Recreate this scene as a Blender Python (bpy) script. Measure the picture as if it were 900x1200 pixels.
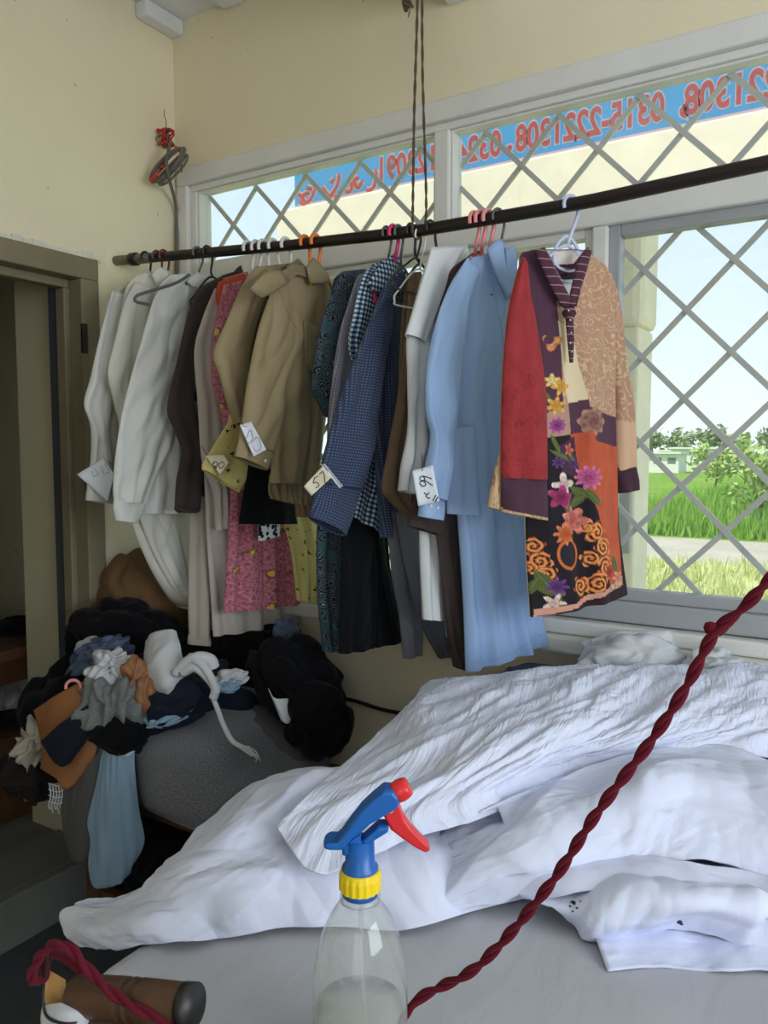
import bpy, bmesh, math, random
import numpy as np
from mathutils import Vector
from mathutils.bvhtree import BVHTree

# ------------------------------------------------------------------ clear
for o in list(bpy.data.objects):
    bpy.data.objects.remove(o, do_unlink=True)
SC = bpy.context.scene
COL = SC.collection
random.seed(7)

# ------------------------------------------------------------------ camera
F = 920.0
PITCH = math.atan(70 / 920)
YAW = math.radians(32.1)
CP = np.array([2.07, -1.96, 1.5])
FW = np.array([-math.sin(YAW) * math.cos(PITCH), math.cos(YAW) * math.cos(PITCH), -math.sin(PITCH)])
RT = np.array([math.cos(YAW), math.sin(YAW), 0.0])
UP = np.cross(RT, FW)
cam = bpy.data.cameras.new('camera')
cam.sensor_fit = 'VERTICAL'
cam.sensor_height = 36.0
cam.lens = F / 1200 * 36.0
cam.clip_start = 0.02
cam.clip_end = 2000
camo = bpy.data.objects.new('camera', cam)
COL.objects.link(camo)
camo.location = CP
camo.rotation_euler = (math.pi / 2 - PITCH, 0, YAW)
SC.camera = camo

# ------------------------------------------------------------------ world: hazy daylight sky
W = bpy.data.worlds.new('sky')
SC.world = W
W.use_nodes = True
nt = W.node_tree
nt.nodes.clear()
tc = nt.nodes.new('ShaderNodeTexCoord')
sx = nt.nodes.new('ShaderNodeSeparateXYZ')
rp = nt.nodes.new('ShaderNodeValToRGB')
rp.color_ramp.elements[0].position = 0.0
rp.color_ramp.elements[0].color = (0.80, 0.87, 0.89, 1)
rp.color_ramp.elements[1].position = 0.5
rp.color_ramp.elements[1].color = (0.44, 0.66, 0.80, 1)
bg = nt.nodes.new('ShaderNodeBackground')
bg.inputs['Strength'].default_value = 1.28
wo = nt.nodes.new('ShaderNodeOutputWorld')
nt.links.new(tc.outputs['Generated'], sx.inputs[0])
nt.links.new(sx.outputs['Z'], rp.inputs[0])
nt.links.new(rp.outputs[0], bg.inputs[0])
nt.links.new(bg.outputs[0], wo.inputs[0])

# sun, high and behind the building: lights the field outside
sl = bpy.data.lights.new('sun', 'SUN')
sl.energy = 4.2
sl.angle = 0.02
sl.color = (1.0, 0.93, 0.8)
so = bpy.data.objects.new('sun', sl)
COL.objects.link(so)
so.rotation_euler = (math.radians(27), math.radians(-14), 0)


def area(name, loc, rot, sx_, sy_, power, col, portal=False):
    l = bpy.data.lights.new(name, 'AREA')
    l.shape = 'RECTANGLE'
    l.size = sx_
    l.size_y = sy_
    l.energy = power
    l.color = col
    o = bpy.data.objects.new(name, l)
    COL.objects.link(o)
    o.location = loc
    o.rotation_euler = rot
    if portal:
        l.cycles.is_portal = True
    return o


# daylight standing in the open shop front behind the camera and the side window
area('shopfront_daylight', (3.3, -4.25, 1.45), (math.radians(90), 0, 0), 1.7, 2.2, 13, (0.90, 0.95, 1.0))
area('side_window_daylight', (4.25, -1.7, 1.75), (math.radians(90), 0, math.radians(90)), 1.9, 1.2, 47, (0.86, 0.93, 1.0))
# sampling portals (no light of their own) in the windows seen by the camera
area('window_portal', (2.0, 0.30, 1.72), (math.radians(-90), 0, 0), 3.9, 1.35, 1, (1, 1, 1), True)

SC.view_settings.view_transform = 'Standard'
SC.view_settings.look = 'None'
SC.view_settings.exposure = 0.13
SC.view_settings.gamma = 1.0
SC.view_settings.use_curve_mapping = False
SC.render.film_transparent = False
try:
    SC.cycles.use_denoising = True
    SC.cycles.max_bounces = 10
    SC.cycles.diffuse_bounces = 6
    SC.cycles.transparent_max_bounces = 16
    SC.cycles.caustics_reflective = False
    SC.cycles.caustics_refractive = False
    SC.cycles.sample_clamp_indirect = 6
except Exception:
    pass


# ------------------------------------------------------------------ photo geometry helpers
def ray(x, y):
    return FW + RT * (x - 450) / F + UP * (600 - y) / F


def onY(x, y, Y):
    d = ray(x, y)
    return CP + d * (Y - CP[1]) / d[1]


def onX(x, y, X):
    d = ray(x, y)
    return CP + d * (X - CP[0]) / d[0]


def onZ(x, y, Z):
    d = ray(x, y)
    return CP + d * (Z - CP[2]) / d[2]


def atD(x, y, D):
    return CP + ray(x, y) * D


# ------------------------------------------------------------------ noise
_rs = np.random.RandomState(3)
_perm = _rs.permutation(256)
_perm = np.concatenate([_perm, _perm, _perm])
_g = _rs.normal(size=(256, 3))
_g /= np.linalg.norm(_g, axis=1)[:, None]


def pn(x, y, z=0.0):
    x, y, z = np.broadcast_arrays(np.asarray(x, float), np.asarray(y, float), np.asarray(z, float))
    xi, yi, zi = np.floor(x).astype(int), np.floor(y).astype(int), np.floor(z).astype(int)
    xf, yf, zf = x - xi, y - yi, z - zi
    u, v, w = [f * f * f * (f * (f * 6 - 15) + 10) for f in (xf, yf, zf)]
    xi &= 255
    yi &= 255
    zi &= 255

    def gr(i, j, k):
        h = _perm[_perm[_perm[(xi + i) & 255] + ((yi + j) & 255)] + ((zi + k) & 255)]
        g = _g[h]
        return g[..., 0] * (xf - i) + g[..., 1] * (yf - j) + g[..., 2] * (zf - k)

    def lp(a, b, t):
        return a + t * (b - a)
    return lp(lp(lp(gr(0, 0, 0), gr(1, 0, 0), u), lp(gr(0, 1, 0), gr(1, 1, 0), u), v),
              lp(lp(gr(0, 0, 1), gr(1, 0, 1), u), lp(gr(0, 1, 1), gr(1, 1, 1), u), v), w)


def ridge(x, y, z=0.0):
    return 1 - np.clip(np.abs(pn(x, y, z)) * 2.6, 0, 1)


# ------------------------------------------------------------------ materials
def lin(c):
    return tuple(((v / 255) / 12.92 if v / 255 <= .04045 else ((v / 255 + .055) / 1.055) ** 2.4) for v in c)


class NT:
    def __init__(s, name):
        s.m = bpy.data.materials.new(name)
        s.m.use_nodes = True
        s.t = s.m.node_tree
        s.t.nodes.clear()
        s.out = s.n('ShaderNodeOutputMaterial')
        s.p = s.n('ShaderNodeBsdfPrincipled')
        s.l(s.p.outputs[0], s.out.inputs[0])

    def n(s, k):
        return s.t.nodes.new(k)

    def l(s, a, b):
        s.t.links.new(a, b)

    def uv(s):
        return s.n('ShaderNodeTexCoord').outputs['UV']

    def obj(s):
        return s.n('ShaderNodeTexCoord').outputs['Object']

    def scale(s, v, sc, rot=0):
        m = s.n('ShaderNodeMapping')
        m.inputs['Scale'].default_value = sc
        m.inputs['Rotation'].default_value = (0, 0, rot)
        s.l(v, m.inputs[0])
        return m.outputs[0]

    def noise(s, v, sc, det=2.0, rough=.5, dist=0.0):
        n = s.n('ShaderNodeTexNoise')
        n.inputs['Scale'].default_value = sc
        n.inputs['Detail'].default_value = det
        n.inputs['Roughness'].default_value = rough
        n.inputs['Distortion'].default_value = dist
        s.l(v, n.inputs['Vector'])
        return n

    def vor(s, v, sc, feat='F1', rnd=1.0):
        n = s.n('ShaderNodeTexVoronoi')
        n.feature = feat
        n.inputs['Scale'].default_value = sc
        n.inputs['Randomness'].default_value = rnd
        s.l(v, n.inputs['Vector'])
        return n

    def math(s, op, a, b=None, c=None):
        n = s.n('ShaderNodeMath')
        n.operation = op
        for i, q in enumerate((a, b, c)):
            if q is None:
                continue
            if isinstance(q, (int, float)):
                n.inputs[i].default_value = q
            else:
                s.l(q, n.inputs[i])
        return n.outputs[0]

    def ramp(s, v, stops, interp='LINEAR'):
        n = s.n('ShaderNodeValToRGB')
        n.color_ramp.interpolation = interp
        e = n.color_ramp.elements
        while len(e) < len(stops):
            e.new(0.5)
        for i, (p, c) in enumerate(stops):
            e[i].position = p
            e[i].color = (*c, 1)
        s.l(v, n.inputs[0])
        return n.outputs[0]

    def mix(s, f, a, b, mode='MIX'):
        n = s.n('ShaderNodeMix')
        n.data_type = 'RGBA'
        n.blend_type = mode
        for i, q in ((0, f), (6, a), (7, b)):
            if isinstance(q, (int, float)):
                n.inputs[i].default_value = q
            elif isinstance(q, tuple):
                n.inputs[i].default_value = (*q, 1)
            else:
                s.l(q, n.inputs[i])
        return n.outputs[2]

    def bump(s, h, st, dist=.002, prev=None):
        n = s.n('ShaderNodeBump')
        n.inputs['Strength'].default_value = st
        n.inputs['Distance'].default_value = dist
        s.l(h, n.inputs['Height'])
        if prev is not None:
            s.l(prev, n.inputs['Normal'])
        return n.outputs[0]

    def fin(s, col=None, rough=.5, nrm=None, metal=0.0, spec=.5, sheen=0.0):
        if col is not None:
            if isinstance(col, tuple):
                s.p.inputs['Base Color'].default_value = (*col, 1)
            else:
                s.l(col, s.p.inputs['Base Color'])
        if isinstance(rough, (int, float)):
            s.p.inputs['Roughness'].default_value = rough
        else:
            s.l(rough, s.p.inputs['Roughness'])
        s.p.inputs['Metallic'].default_value = metal
        s.p.inputs['Specular IOR Level'].default_value = spec
        s.p.inputs['Sheen Weight'].default_value = sheen
        if nrm is not None:
            s.l(nrm, s.p.inputs['Normal'])
        return s.m


def fabric(name, rgb, pat=None, rough=.9, wrinkle=.25, weave=.12, var=.10, sheen=0.05, spec=.15):
    n = NT(name)
    uv = n.uv()
    base = lin(rgb)
    if pat:
        col = pat(n, uv)
    else:
        nz = n.noise(n.scale(uv, (1, .5, 1)), 9, 3)
        col = n.mix(n.math('MULTIPLY', nz.outputs[0], 1.0), tuple(c * (1 - var) for c in base), tuple(min(1, c * (1 + var)) for c in base))
    w = n.noise(n.scale(uv, (1, .45, 1)), 26, 3, .55, .6)
    b1 = n.bump(w.outputs[0], wrinkle, .006)
    f = n.noise(n.scale(uv, (1, 1, 1)), 700, 1)
    b2 = n.bump(f.outputs[0], weave, .001, b1)
    return n.fin(col, rough, b2, spec=spec, sheen=sheen)


def plain(name, rgb, rough=.5, metal=0.0, spec=.5, bump=0.0, bscale=40, var=0.06, vscale=8):
    n = NT(name)
    ob = n.obj()
    base = lin(rgb)
    nz = n.noise(ob, vscale, 4, .6)
    col = n.mix(nz.outputs[0], tuple(c * (1 - var * 2) for c in base), tuple(min(1, c * (1 + var * 2)) for c in base))
    nr = None
    if bump:
        nr = n.bump(n.noise(ob, bscale, 4, .6).outputs[0], bump, .004)
    return n.fin(col, rough, nr, metal, spec)


M = {}


def wall_mat(name, rgb, stain):
    n = NT(name)
    ob = n.obj()
    base = lin(rgb)
    big = n.noise(ob, 1.7, 4, .6)
    col = n.mix(big.outputs[0], tuple(c * .9 for c in base), tuple(min(1, c * 1.07) for c in base))
    sp = n.noise(ob, 34, 2, .5)
    msk = n.math('GREATER_THAN', sp.outputs[0], .755)
    pt = n.noise(ob, 2.3, 5, .7, 1.0)
    m2 = n.math('MULTIPLY', n.math('GREATER_THAN', pt.outputs[0], .67), .35)
    col = n.mix(n.math('MULTIPLY', msk, .55), col, lin(stain))
    col = n.mix(m2, col, tuple(c * .86 for c in base))
    b = n.bump(n.noise(ob, 7, 5, .55).outputs[0], .22, .02)
    b = n.bump(n.noise(ob, 140, 3, .6).outputs[0], .14, .002, b)
    return n.fin(col, .72, b, spec=.25)


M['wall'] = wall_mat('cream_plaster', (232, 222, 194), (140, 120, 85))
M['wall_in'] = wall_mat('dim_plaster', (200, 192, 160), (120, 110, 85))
M['ceil'] = plain('ceiling_white', (222, 224, 228), .8, bump=.2, bscale=14)
M['white_paint'] = plain('white_gloss_paint', (222, 221, 218), .42, bump=.12, bscale=18, var=.06, vscale=5)
M['grey_paint'] = plain('grey_paint', (160, 163, 167), .4, bump=.1, bscale=18)
M['grille'] = plain('grille_paint', (196, 196, 192), .45, bump=.1, bscale=30, var=.1)
M['door_frame'] = plain('door_frame_paint', (128, 118, 94), .6, bump=.35, bscale=25, var=.18, vscale=5)
M['door_dark'] = plain('door_metal', (70, 74, 80), .45, bump=.1)
M['floor'] = plain('dark_terrazzo', (78, 82, 88), .5, bump=.15, bscale=10, var=.25, vscale=6)
M['step'] = plain('concrete_step', (128, 130, 128), .75, bump=.3, bscale=14, var=.2, vscale=5)
M['rail'] = plain('painted_pipe', (42, 34, 32), .38, .35, bump=.1, bscale=60)
M['rail_bare'] = plain('bare_pipe', (118, 112, 96), .45, .5, bump=.15, bscale=50, var=.2)
M['concrete'] = plain('plaster_patch', (215, 212, 200), .85, bump=.7, bscale=24)
M['wood'] = plain('bench_wood', (92, 62, 40), .6, bump=.3, bscale=22, var=.25, vscale=12)
M['wood_pale'] = plain('pale_wood', (205, 158, 98), .65, bump=.2, bscale=40, var=.15)
M['twine'] = plain('jute_twine', (96, 80, 62), .95, bump=.8, bscale=400)
M['grey_wire'] = plain('grey_wire', (104, 100, 92), .55)
M['black_wire'] = plain('black_wire', (26, 26, 26), .5)
M['red_tape'] = plain('red_tape', (196, 36, 34), .5)
M['metal_dark'] = plain('dark_iron', (62, 60, 60), .45, .7, bump=.2)
M['chrome'] = plain('worn_chrome', (175, 175, 175), .25, .9)
M['pl_white'] = plain('white_plastic', (226, 226, 222), .35)
M['pl_black'] = plain('black_plastic', (34, 35, 38), .38)
M['pl_grey'] = plain('grey_plastic', (90, 92, 96), .4)
M['pl_pink'] = plain('pink_plastic', (236, 150, 150), .38)
M['pl_hot'] = plain('hot_pink_plastic', (226, 48, 128), .38)
M['pl_orange'] = plain('orange_plastic', (240, 128, 40), .38)
M['pl_lilac'] = plain('lilac_plastic', (198, 205, 232), .3)
M['pl_maroon'] = plain('maroon_plastic', (120, 40, 52), .38)
M['pl_brown'] = plain('brown_plastic', (92, 74, 62), .38)
M['paper'] = plain('tag_paper', (224, 228, 238), .85, bump=.2, bscale=60, var=.03)
M['paper_cream'] = plain('cream_card', (222, 214, 190), .85, bump=.2, bscale=60, var=.04)
M['ink'] = plain('black_ink', (22, 22, 30), .6)
M['ink_blue'] = plain('blue_ink', (60, 66, 120), .6)
M['ink_grey'] = plain('grey_pencil', (120, 122, 140), .7)
M['button'] = plain('shirt_button', (214, 210, 200), .3)
M['label_dark'] = plain('garment_label', (40, 36, 38), .7)
M['bag_brown'] = plain('brown_paper', (150, 100, 60), .55, bump=.4, bscale=12, var=.12)
M['plastic_clear'] = plain('milky_plastic_bag', (170, 172, 172), .3, bump=.5, bscale=20)


def schlick(t, base=.04):
    """two-sided mirror share of a thin clear wall"""
    lw = t.nodes.new('ShaderNodeLayerWeight')
    lw.inputs[0].default_value = .5
    p = t.nodes.new('ShaderNodeMath')
    p.operation = 'POWER'
    p.inputs[1].default_value = 5
    t.links.new(lw.outputs['Facing'], p.inputs[0])
    q = t.nodes.new('ShaderNodeMath')
    q.operation = 'MULTIPLY_ADD'
    q.inputs[1].default_value = 1 - base
    q.inputs[2].default_value = base
    t.links.new(p.outputs[0], q.inputs[0])
    return q


# --- glass
def glass_mat(name, tint, gl=.06, dirt=0.0, rough=.02):
    m = bpy.data.materials.new(name)
    m.use_nodes = True
    t = m.node_tree
    t.nodes.clear()
    out = t.nodes.new('ShaderNodeOutputMaterial')
    tr = t.nodes.new('ShaderNodeBsdfTransparent')
    tr.inputs[0].default_value = (*tint, 1)
    gg = t.nodes.new('ShaderNodeBsdfGlossy')
    gg.inputs['Roughness'].default_value = rough
    fr = schlick(t)
    mx = t.nodes.new('ShaderNodeMixShader')
    t.links.new(fr.outputs[0], mx.inputs[0])
    t.links.new(tr.outputs[0], mx.inputs[1])
    t.links.new(gg.outputs[0], mx.inputs[2])
    last = mx.outputs[0]
    if dirt:
        df = t.nodes.new('ShaderNodeBsdfTranslucent')
        df.inputs[0].default_value = (.85, .84, .8, 1)
        tcx = t.nodes.new('ShaderNodeTexCoord')
        nz = t.nodes.new('ShaderNodeTexNoise')
        nz.inputs['Scale'].default_value = 9
        nz.inputs['Detail'].default_value = 8
        nz.inputs['Roughness'].default_value = .7
        t.links.new(tcx.outputs['Object'], nz.inputs['Vector'])
        cr = t.nodes.new('ShaderNodeValToRGB')
        cr.color_ramp.elements[0].position = .45
        cr.color_ramp.elements[0].color = (dirt * .35,) * 3 + (1,)
        cr.color_ramp.elements[1].position = .75
        cr.color_ramp.elements[1].color = (dirt,) * 3 + (1,)
        t.links.new(nz.outputs[0], cr.inputs[0])
        m2 = t.nodes.new('ShaderNodeMixShader')
        t.links.new(cr.outputs[0], m2.inputs[0])
        t.links.new(last, m2.inputs[1])
        t.links.new(df.outputs[0], m2.inputs[2])
        last = m2.outputs[0]
    t.links.new(last, out.inputs[0])
    return m


M['pane'] = glass_mat('dusty_pane', (.97, .98, .98), dirt=.07)
def bottle_mat(name, tr_c, body, frac):
    m = bpy.data.materials.new(name)
    m.use_nodes = True
    t = m.node_tree
    t.nodes.clear()
    out = t.nodes.new('ShaderNodeOutputMaterial')
    tr = t.nodes.new('ShaderNodeBsdfTransparent')
    tr.inputs[0].default_value = (*tr_c, 1)
    df = t.nodes.new('ShaderNodeBsdfDiffuse')
    df.inputs[0].default_value = (*body, 1)
    tl = t.nodes.new('ShaderNodeBsdfTranslucent')
    tl.inputs[0].default_value = (*body, 1)
    nz = t.nodes.new('ShaderNodeTexNoise')
    nz.inputs['Scale'].default_value = 30
    nz.inputs['Detail'].default_value = 5
    mr = t.nodes.new('ShaderNodeMapRange')
    mr.inputs[3].default_value = frac * .75
    mr.inputs[4].default_value = frac * 1.25
    t.links.new(nz.outputs[0], mr.inputs[0])
    a = t.nodes.new('ShaderNodeMixShader')
    a.inputs[0].default_value = .5
    t.links.new(df.outputs[0], a.inputs[1])
    t.links.new(tl.outputs[0], a.inputs[2])
    b = t.nodes.new('ShaderNodeMixShader')
    t.links.new(mr.outputs[0], b.inputs[0])
    t.links.new(tr.outputs[0], b.inputs[1])
    t.links.new(a.outputs[0], b.inputs[2])
    gl = t.nodes.new('ShaderNodeBsdfGlossy')
    gl.inputs['Roughness'].default_value = .08
    fr = schlick(t, .05)
    c = t.nodes.new('ShaderNodeMixShader')
    t.links.new(fr.outputs[0], c.inputs[0])
    t.links.new(b.outputs[0], c.inputs[1])
    t.links.new(gl.outputs[0], c.inputs[2])
    t.links.new(c.outputs[0], out.inputs[0])
    return m


M['bottle'] = bottle_mat('clear_scuffed_bottle', (.97, .985, .975), (.86, .88, .86), .26)
M['water'] = bottle_mat('cloudy_water', (.96, .975, .95), (.72, .75, .66), .22)


def translucent(name, rgb, mixf=.65):
    m = bpy.data.materials.new(name)
    m.use_nodes = True
    t = m.node_tree
    t.nodes.clear()
    out = t.nodes.new('ShaderNodeOutputMaterial')
    a = t.nodes.new('ShaderNodeBsdfDiffuse')
    b = t.nodes.new('ShaderNodeBsdfTranslucent')
    nz = t.nodes.new('ShaderNodeTexNoise')
    nz.inputs['Scale'].default_value = 6
    cr = t.nodes.new('ShaderNodeValToRGB')
    c = lin(rgb)
    cr.color_ramp.elements[0].color = (*[v * .93 for v in c], 1)
    cr.color_ramp.elements[1].color = (*[min(1, v * 1.07) for v in c], 1)
    t.links.new(nz.outputs[0], cr.inputs[0])
    t.links.new(cr.outputs[0], a.inputs[0])
    t.links.new(cr.outputs[0], b.inputs[0])
    mx = t.nodes.new('ShaderNodeMixShader')
    mx.inputs[0].default_value = mixf
    t.links.new(a.outputs[0], mx.inputs[1])
    t.links.new(b.outputs[0], mx.inputs[2])
    t.links.new(mx.outputs[0], out.inputs[0])
    return m


# ------------------------------------------------------------------ mesh helpers
def tag(o, label=None, cat=None, group=None, kind=None):
    if label:
        o['label'] = label
    if cat:
        o['category'] = cat
    if group:
        o['group'] = group
    if kind:
        o['kind'] = kind
    return o


def empty(name, loc, label=None, cat=None, group=None, kind=None):
    o = bpy.data.objects.new(name, None)
    o.empty_display_size = .05
    COL.objects.link(o)
    o.location = Vector(loc)
    return tag(o, label, cat, group, kind)


def wloc(o):
    v = Vector((0, 0, 0))
    while o is not None:
        v += o.location
        o = o.parent
    return v


ALLV = {}


def mk(name, verts, faces, mat, parent=None, uv=None, col=None, smooth=True, solid=0.0):
    """verts in world space; object sits at its own centre of mass (no rotation)."""
    verts = np.asarray(verts, float)
    org = np.array(wloc(parent)) if parent is not None else np.array([verts[:, 0].mean(), verts[:, 1].mean(), verts[:, 2].min()])
    me = bpy.data.meshes.new(name)
    me.from_pydata((verts - org).tolist(), [], [list(map(int, f)) for f in faces])
    if uv is not None:
        lay = me.uv_layers.new(name='UVMap')
        idx = np.empty(len(me.loops), int)
        me.loops.foreach_get('vertex_index', idx)
        lay.data.foreach_set('uv', np.asarray(uv, float)[idx].ravel())
    if col is not None:
        at = me.color_attributes.new('print', 'FLOAT_COLOR', 'POINT')
        at.data.foreach_set('color', np.c_[np.asarray(col, float), np.ones(len(col))].ravel())
    if smooth:
        me.polygons.foreach_set('use_smooth', [True] * len(me.polygons))
    me.materials.append(M[mat] if isinstance(mat, str) else mat)
    me.update()
    o = bpy.data.objects.new(name, me)
    COL.objects.link(o)
    if parent is not None:
        o.parent = parent
    else:
        o.location = org
    if solid:
        md = o.modifiers.new('thickness', 'SOLIDIFY')
        md.thickness = solid
        md.offset = 0
    ALLV[o.name] = (verts, faces)
    return o


BOXF = [(0, 3, 2, 1), (4, 5, 6, 7), (0, 1, 5, 4), (1, 2, 6, 5), (2, 3, 7, 6), (3, 0, 4, 7)]


def boxv(a, b):
    x0, y0, z0 = a
    x1, y1, z1 = b
    return [(x0, y0, z0), (x1, y0, z0), (x1, y1, z0), (x0, y1, z0), (x0, y0, z1), (x1, y0, z1), (x1, y1, z1), (x0, y1, z1)]


def boxes(name, lst, mat, parent=None, bevel=0.0):
    v, f = [], []
    for a, b in lst:
        k = len(v)
        v += boxv(a, b)
        f += [tuple(i + k for i in q) for q in BOXF]
    o = mk(name, v, f, mat, parent, smooth=False)
    if bevel:
        md = o.modifiers.new('bevel', 'BEVEL')
        md.width = bevel
        md.segments = 2
    return o


def bar(p, q, w, d, nrm):
    """flat bar p->q: width w, depth d along nrm"""
    p, q, nrm = np.array(p, float), np.array(q, float), np.array(nrm, float)
    t = (q - p) / np.linalg.norm(q - p)
    s = np.cross(t, nrm)
    s /= np.linalg.norm(s)
    v = []
    for e in (p, q):
        for a, b in ((-1, -1), (1, -1), (1, 1), (-1, 1)):
            v.append(e + s * a * w / 2 + nrm * b * d / 2)
    f = [(0, 3, 2, 1), (4, 5, 6, 7), (0, 1, 5, 4), (1, 2, 6, 5), (2, 3, 7, 6), (3, 0, 4, 7)]
    return v, f


def spline(pts, n, closed=False):
    P = np.asarray(pts, float)
    m = len(P)
    if m == 2:
        t = np.linspace(0, 1, n)[:, None]
        return P[0] * (1 - t) + P[1] * t
    seg = m if closed else m - 1
    ts = np.linspace(0, seg, n, endpoint=not closed)
    out = []
    for t in ts:
        i = min(int(t), seg - 1)
        f = t - i
        if closed:
            a, b, c, d = P[(i - 1) % m], P[i % m], P[(i + 1) % m], P[(i + 2) % m]
        else:
            b, c = P[i], P[i + 1]
            a = P[i - 1] if i > 0 else 2 * b - c
            d = P[i + 2] if i + 2 < m else 2 * c - b
        out.append(.5 * (2 * b + (c - a) * f + (2 * a - 5 * b + 4 * c - d) * f * f + (3 * b - a - 3 * c + d) * f ** 3))
    return np.array(out)


def tube_vf(pts, r, ns=8, closed=False):
    P = np.asarray(pts, float)
    n = len(P)
    r = np.full(n, r) if np.isscalar(r) else np.asarray(r, float)
    T = np.gradient(P, axis=0)
    if closed:
        T = np.roll(P, -1, 0) - np.roll(P, 1, 0)
    T /= np.linalg.norm(T, axis=1)[:, None] + 1e-12
    ref = np.array([0, 0, 1.0]) if abs(T[0][2]) < .9 else np.array([1.0, 0, 0])
    N = np.cross(T[0], ref)
    N /= np.linalg.norm(N)
    v, f = [], []
    for i in range(n):
        N = N - T[i] * (N @ T[i])
        N /= np.linalg.norm(N) + 1e-12
        B = np.cross(T[i], N)
        for k in range(ns):
            a = 2 * math.pi * k / ns
            v.append(P[i] + r[i] * (math.cos(a) * N + math.sin(a) * B))
    last = n if closed else n - 1
    for i in range(last):
        j = (i + 1) % n
        for k in range(ns):
            l = (k + 1) % ns
            f.append((i * ns + k, i * ns + l, j * ns + l, j * ns + k))
    if not closed:
        f.append(tuple(range(ns))[::-1])
        f.append(tuple((n - 1) * ns + k for k in range(ns)))
    return v, f


def tube(name, pts, r, mat, parent=None, ns=8, closed=False):
    v, f = tube_vf(pts, r, ns, closed)
    return mk(name, v, f, mat, parent)


def lathe_vf(prof, c, ns=40, axis='z'):
    v, f = [], []
    for (r, z) in prof:
        for k in range(ns):
            a = 2 * math.pi * k / ns
            v.append((c[0] + r * math.cos(a), c[1] + r * math.sin(a), c[2] + z))
    for i in range(len(prof) - 1):
        for k in range(ns):
            l = (k + 1) % ns
            f.append((i * ns + k, i * ns + l, (i + 1) * ns + l, (i + 1) * ns + k))
    return v, f


def merge(*vfs):
    v, f = [], []
    for a, b in vfs:
        k = len(v)
        v += [tuple(p) for p in a]
        f += [tuple(i + k for i in q) for q in b]
    return v, f


def bvh(*objs):
    v, f = [], []
    for o in objs:
        a, b = ALLV[o.name]
        k = len(v)
        v += [tuple(p) for p in a]
        f += [tuple(i + k for i in q) for q in b]
    return BVHTree.FromPolygons(v, f)


def hit(tree, px, py, lift=.001, default=None):
    d = ray(px, py)
    d /= np.linalg.norm(d)
    loc, nrm, i, dist = tree.ray_cast(Vector(CP), Vector(d))
    if loc is None:
        return default
    return np.array(loc) - d * lift


def grid_faces(nu, nv, off=0, wrap=False):
    f = []
    for j in range(nv - 1):
        for i in range(nu if wrap else nu - 1):
            k = (i + 1) % nu
            f.append((off + j * nu + i, off + j * nu + k, off + (j + 1) * nu + k, off + (j + 1) * nu + i))
    return f


# ================================================================== THE ROOM
FL = .085
CE = 2.935
X1 = 4.3
Y0 = -4.3


def struct(o):
    o['kind'] = 'structure'
    return o


# window opening in wall_back: x .06..3.45, z 1.03..2.40 ; wall 0.23 thick
WT = .06
wx0, wx1, wz0, wz1 = .05, 3.45, 1.02, 2.45
struct(boxes('wall_back', [((-.3, 0, -.4), (wx0, WT, 3.1)), ((wx1, 0, -.4), (X1 + .23, WT, 3.1)),
                           ((wx0, 0, -.4), (wx1, WT, wz0)), ((wx0, 0, wz1), (wx1, WT, 3.1))], 'wall'))
# left wall with doorway y -1.25 .. -.40
dy0, dy1, dz1 = -1.28, -.365, 2.06
struct(boxes('wall_left', [((-.22, dy1, -.4), (0, 0, 3.1)), ((-.22, Y0, -.4), (0, dy0, 3.1)), ((-.22, dy0, dz1), (0, dy1, 3.1)),
                           ((-.22, dy0, -.4), (0, dy1, .02))], 'wall'))
struct(boxes('wall_right', [((X1, Y0, -.4), (X1 + .2, -2.75, 3.1)), ((X1, -.65, -.4), (X1 + .2, 0, 3.1)),
                            ((X1, -2.75, -.4), (X1 + .2, -.65, 1.1)), ((X1, -2.75, 2.4), (X1 + .2, -.65, 3.1))], 'wall'))
struct(boxes('wall_front', [((-.22, Y0 - .2, -.4), (2.4, Y0, 3.1)), ((4.2, Y0 - .2, -.4), (X1 + .2, Y0, 3.1)),
                            ((2.4, Y0 - .2, 2.6), (4.2, Y0, 3.1))], 'wall'))
struct(boxes('floor', [((-.22, Y0 - .2, -.1), (X1 + .2, WT, FL))], 'floor'))
struct(boxes('ceiling', [((-.22, Y0 - .2, CE), (X1 + .2, WT + .35, CE + .15))], 'ceil'))
# ceiling ribs
p = onY(263, 14, 0)
struct(boxes('ceiling_rib', [((p[0], Y0, p[2]), (p[0] + .09, 0, CE))], 'ceil', bevel=.012))
p = onY(525, 9, 0)
struct(boxes('ceiling_beam', [((p[0], Y0, p[2]), (p[0] + .14, 0, CE))], 'ceil', bevel=.01))
struct(boxes('ceiling_corbel', [((0, -.16, 2.885), (.055, 0, CE))], 'ceil', bevel=.008))

# room beyond the door
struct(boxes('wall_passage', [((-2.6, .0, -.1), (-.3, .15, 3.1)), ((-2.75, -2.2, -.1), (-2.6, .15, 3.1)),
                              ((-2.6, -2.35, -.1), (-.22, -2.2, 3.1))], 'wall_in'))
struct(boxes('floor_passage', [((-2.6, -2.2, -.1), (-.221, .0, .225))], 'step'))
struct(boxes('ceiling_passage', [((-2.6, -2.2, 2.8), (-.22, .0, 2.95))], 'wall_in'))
struct(boxes('door_step', [((0.001, dy0 - .3, FL), (.035, -.30, .235)), ((-.22, dy0 + .001, .021), (.0005, dy1 - .001, .235))], 'step', bevel=.006))

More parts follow.
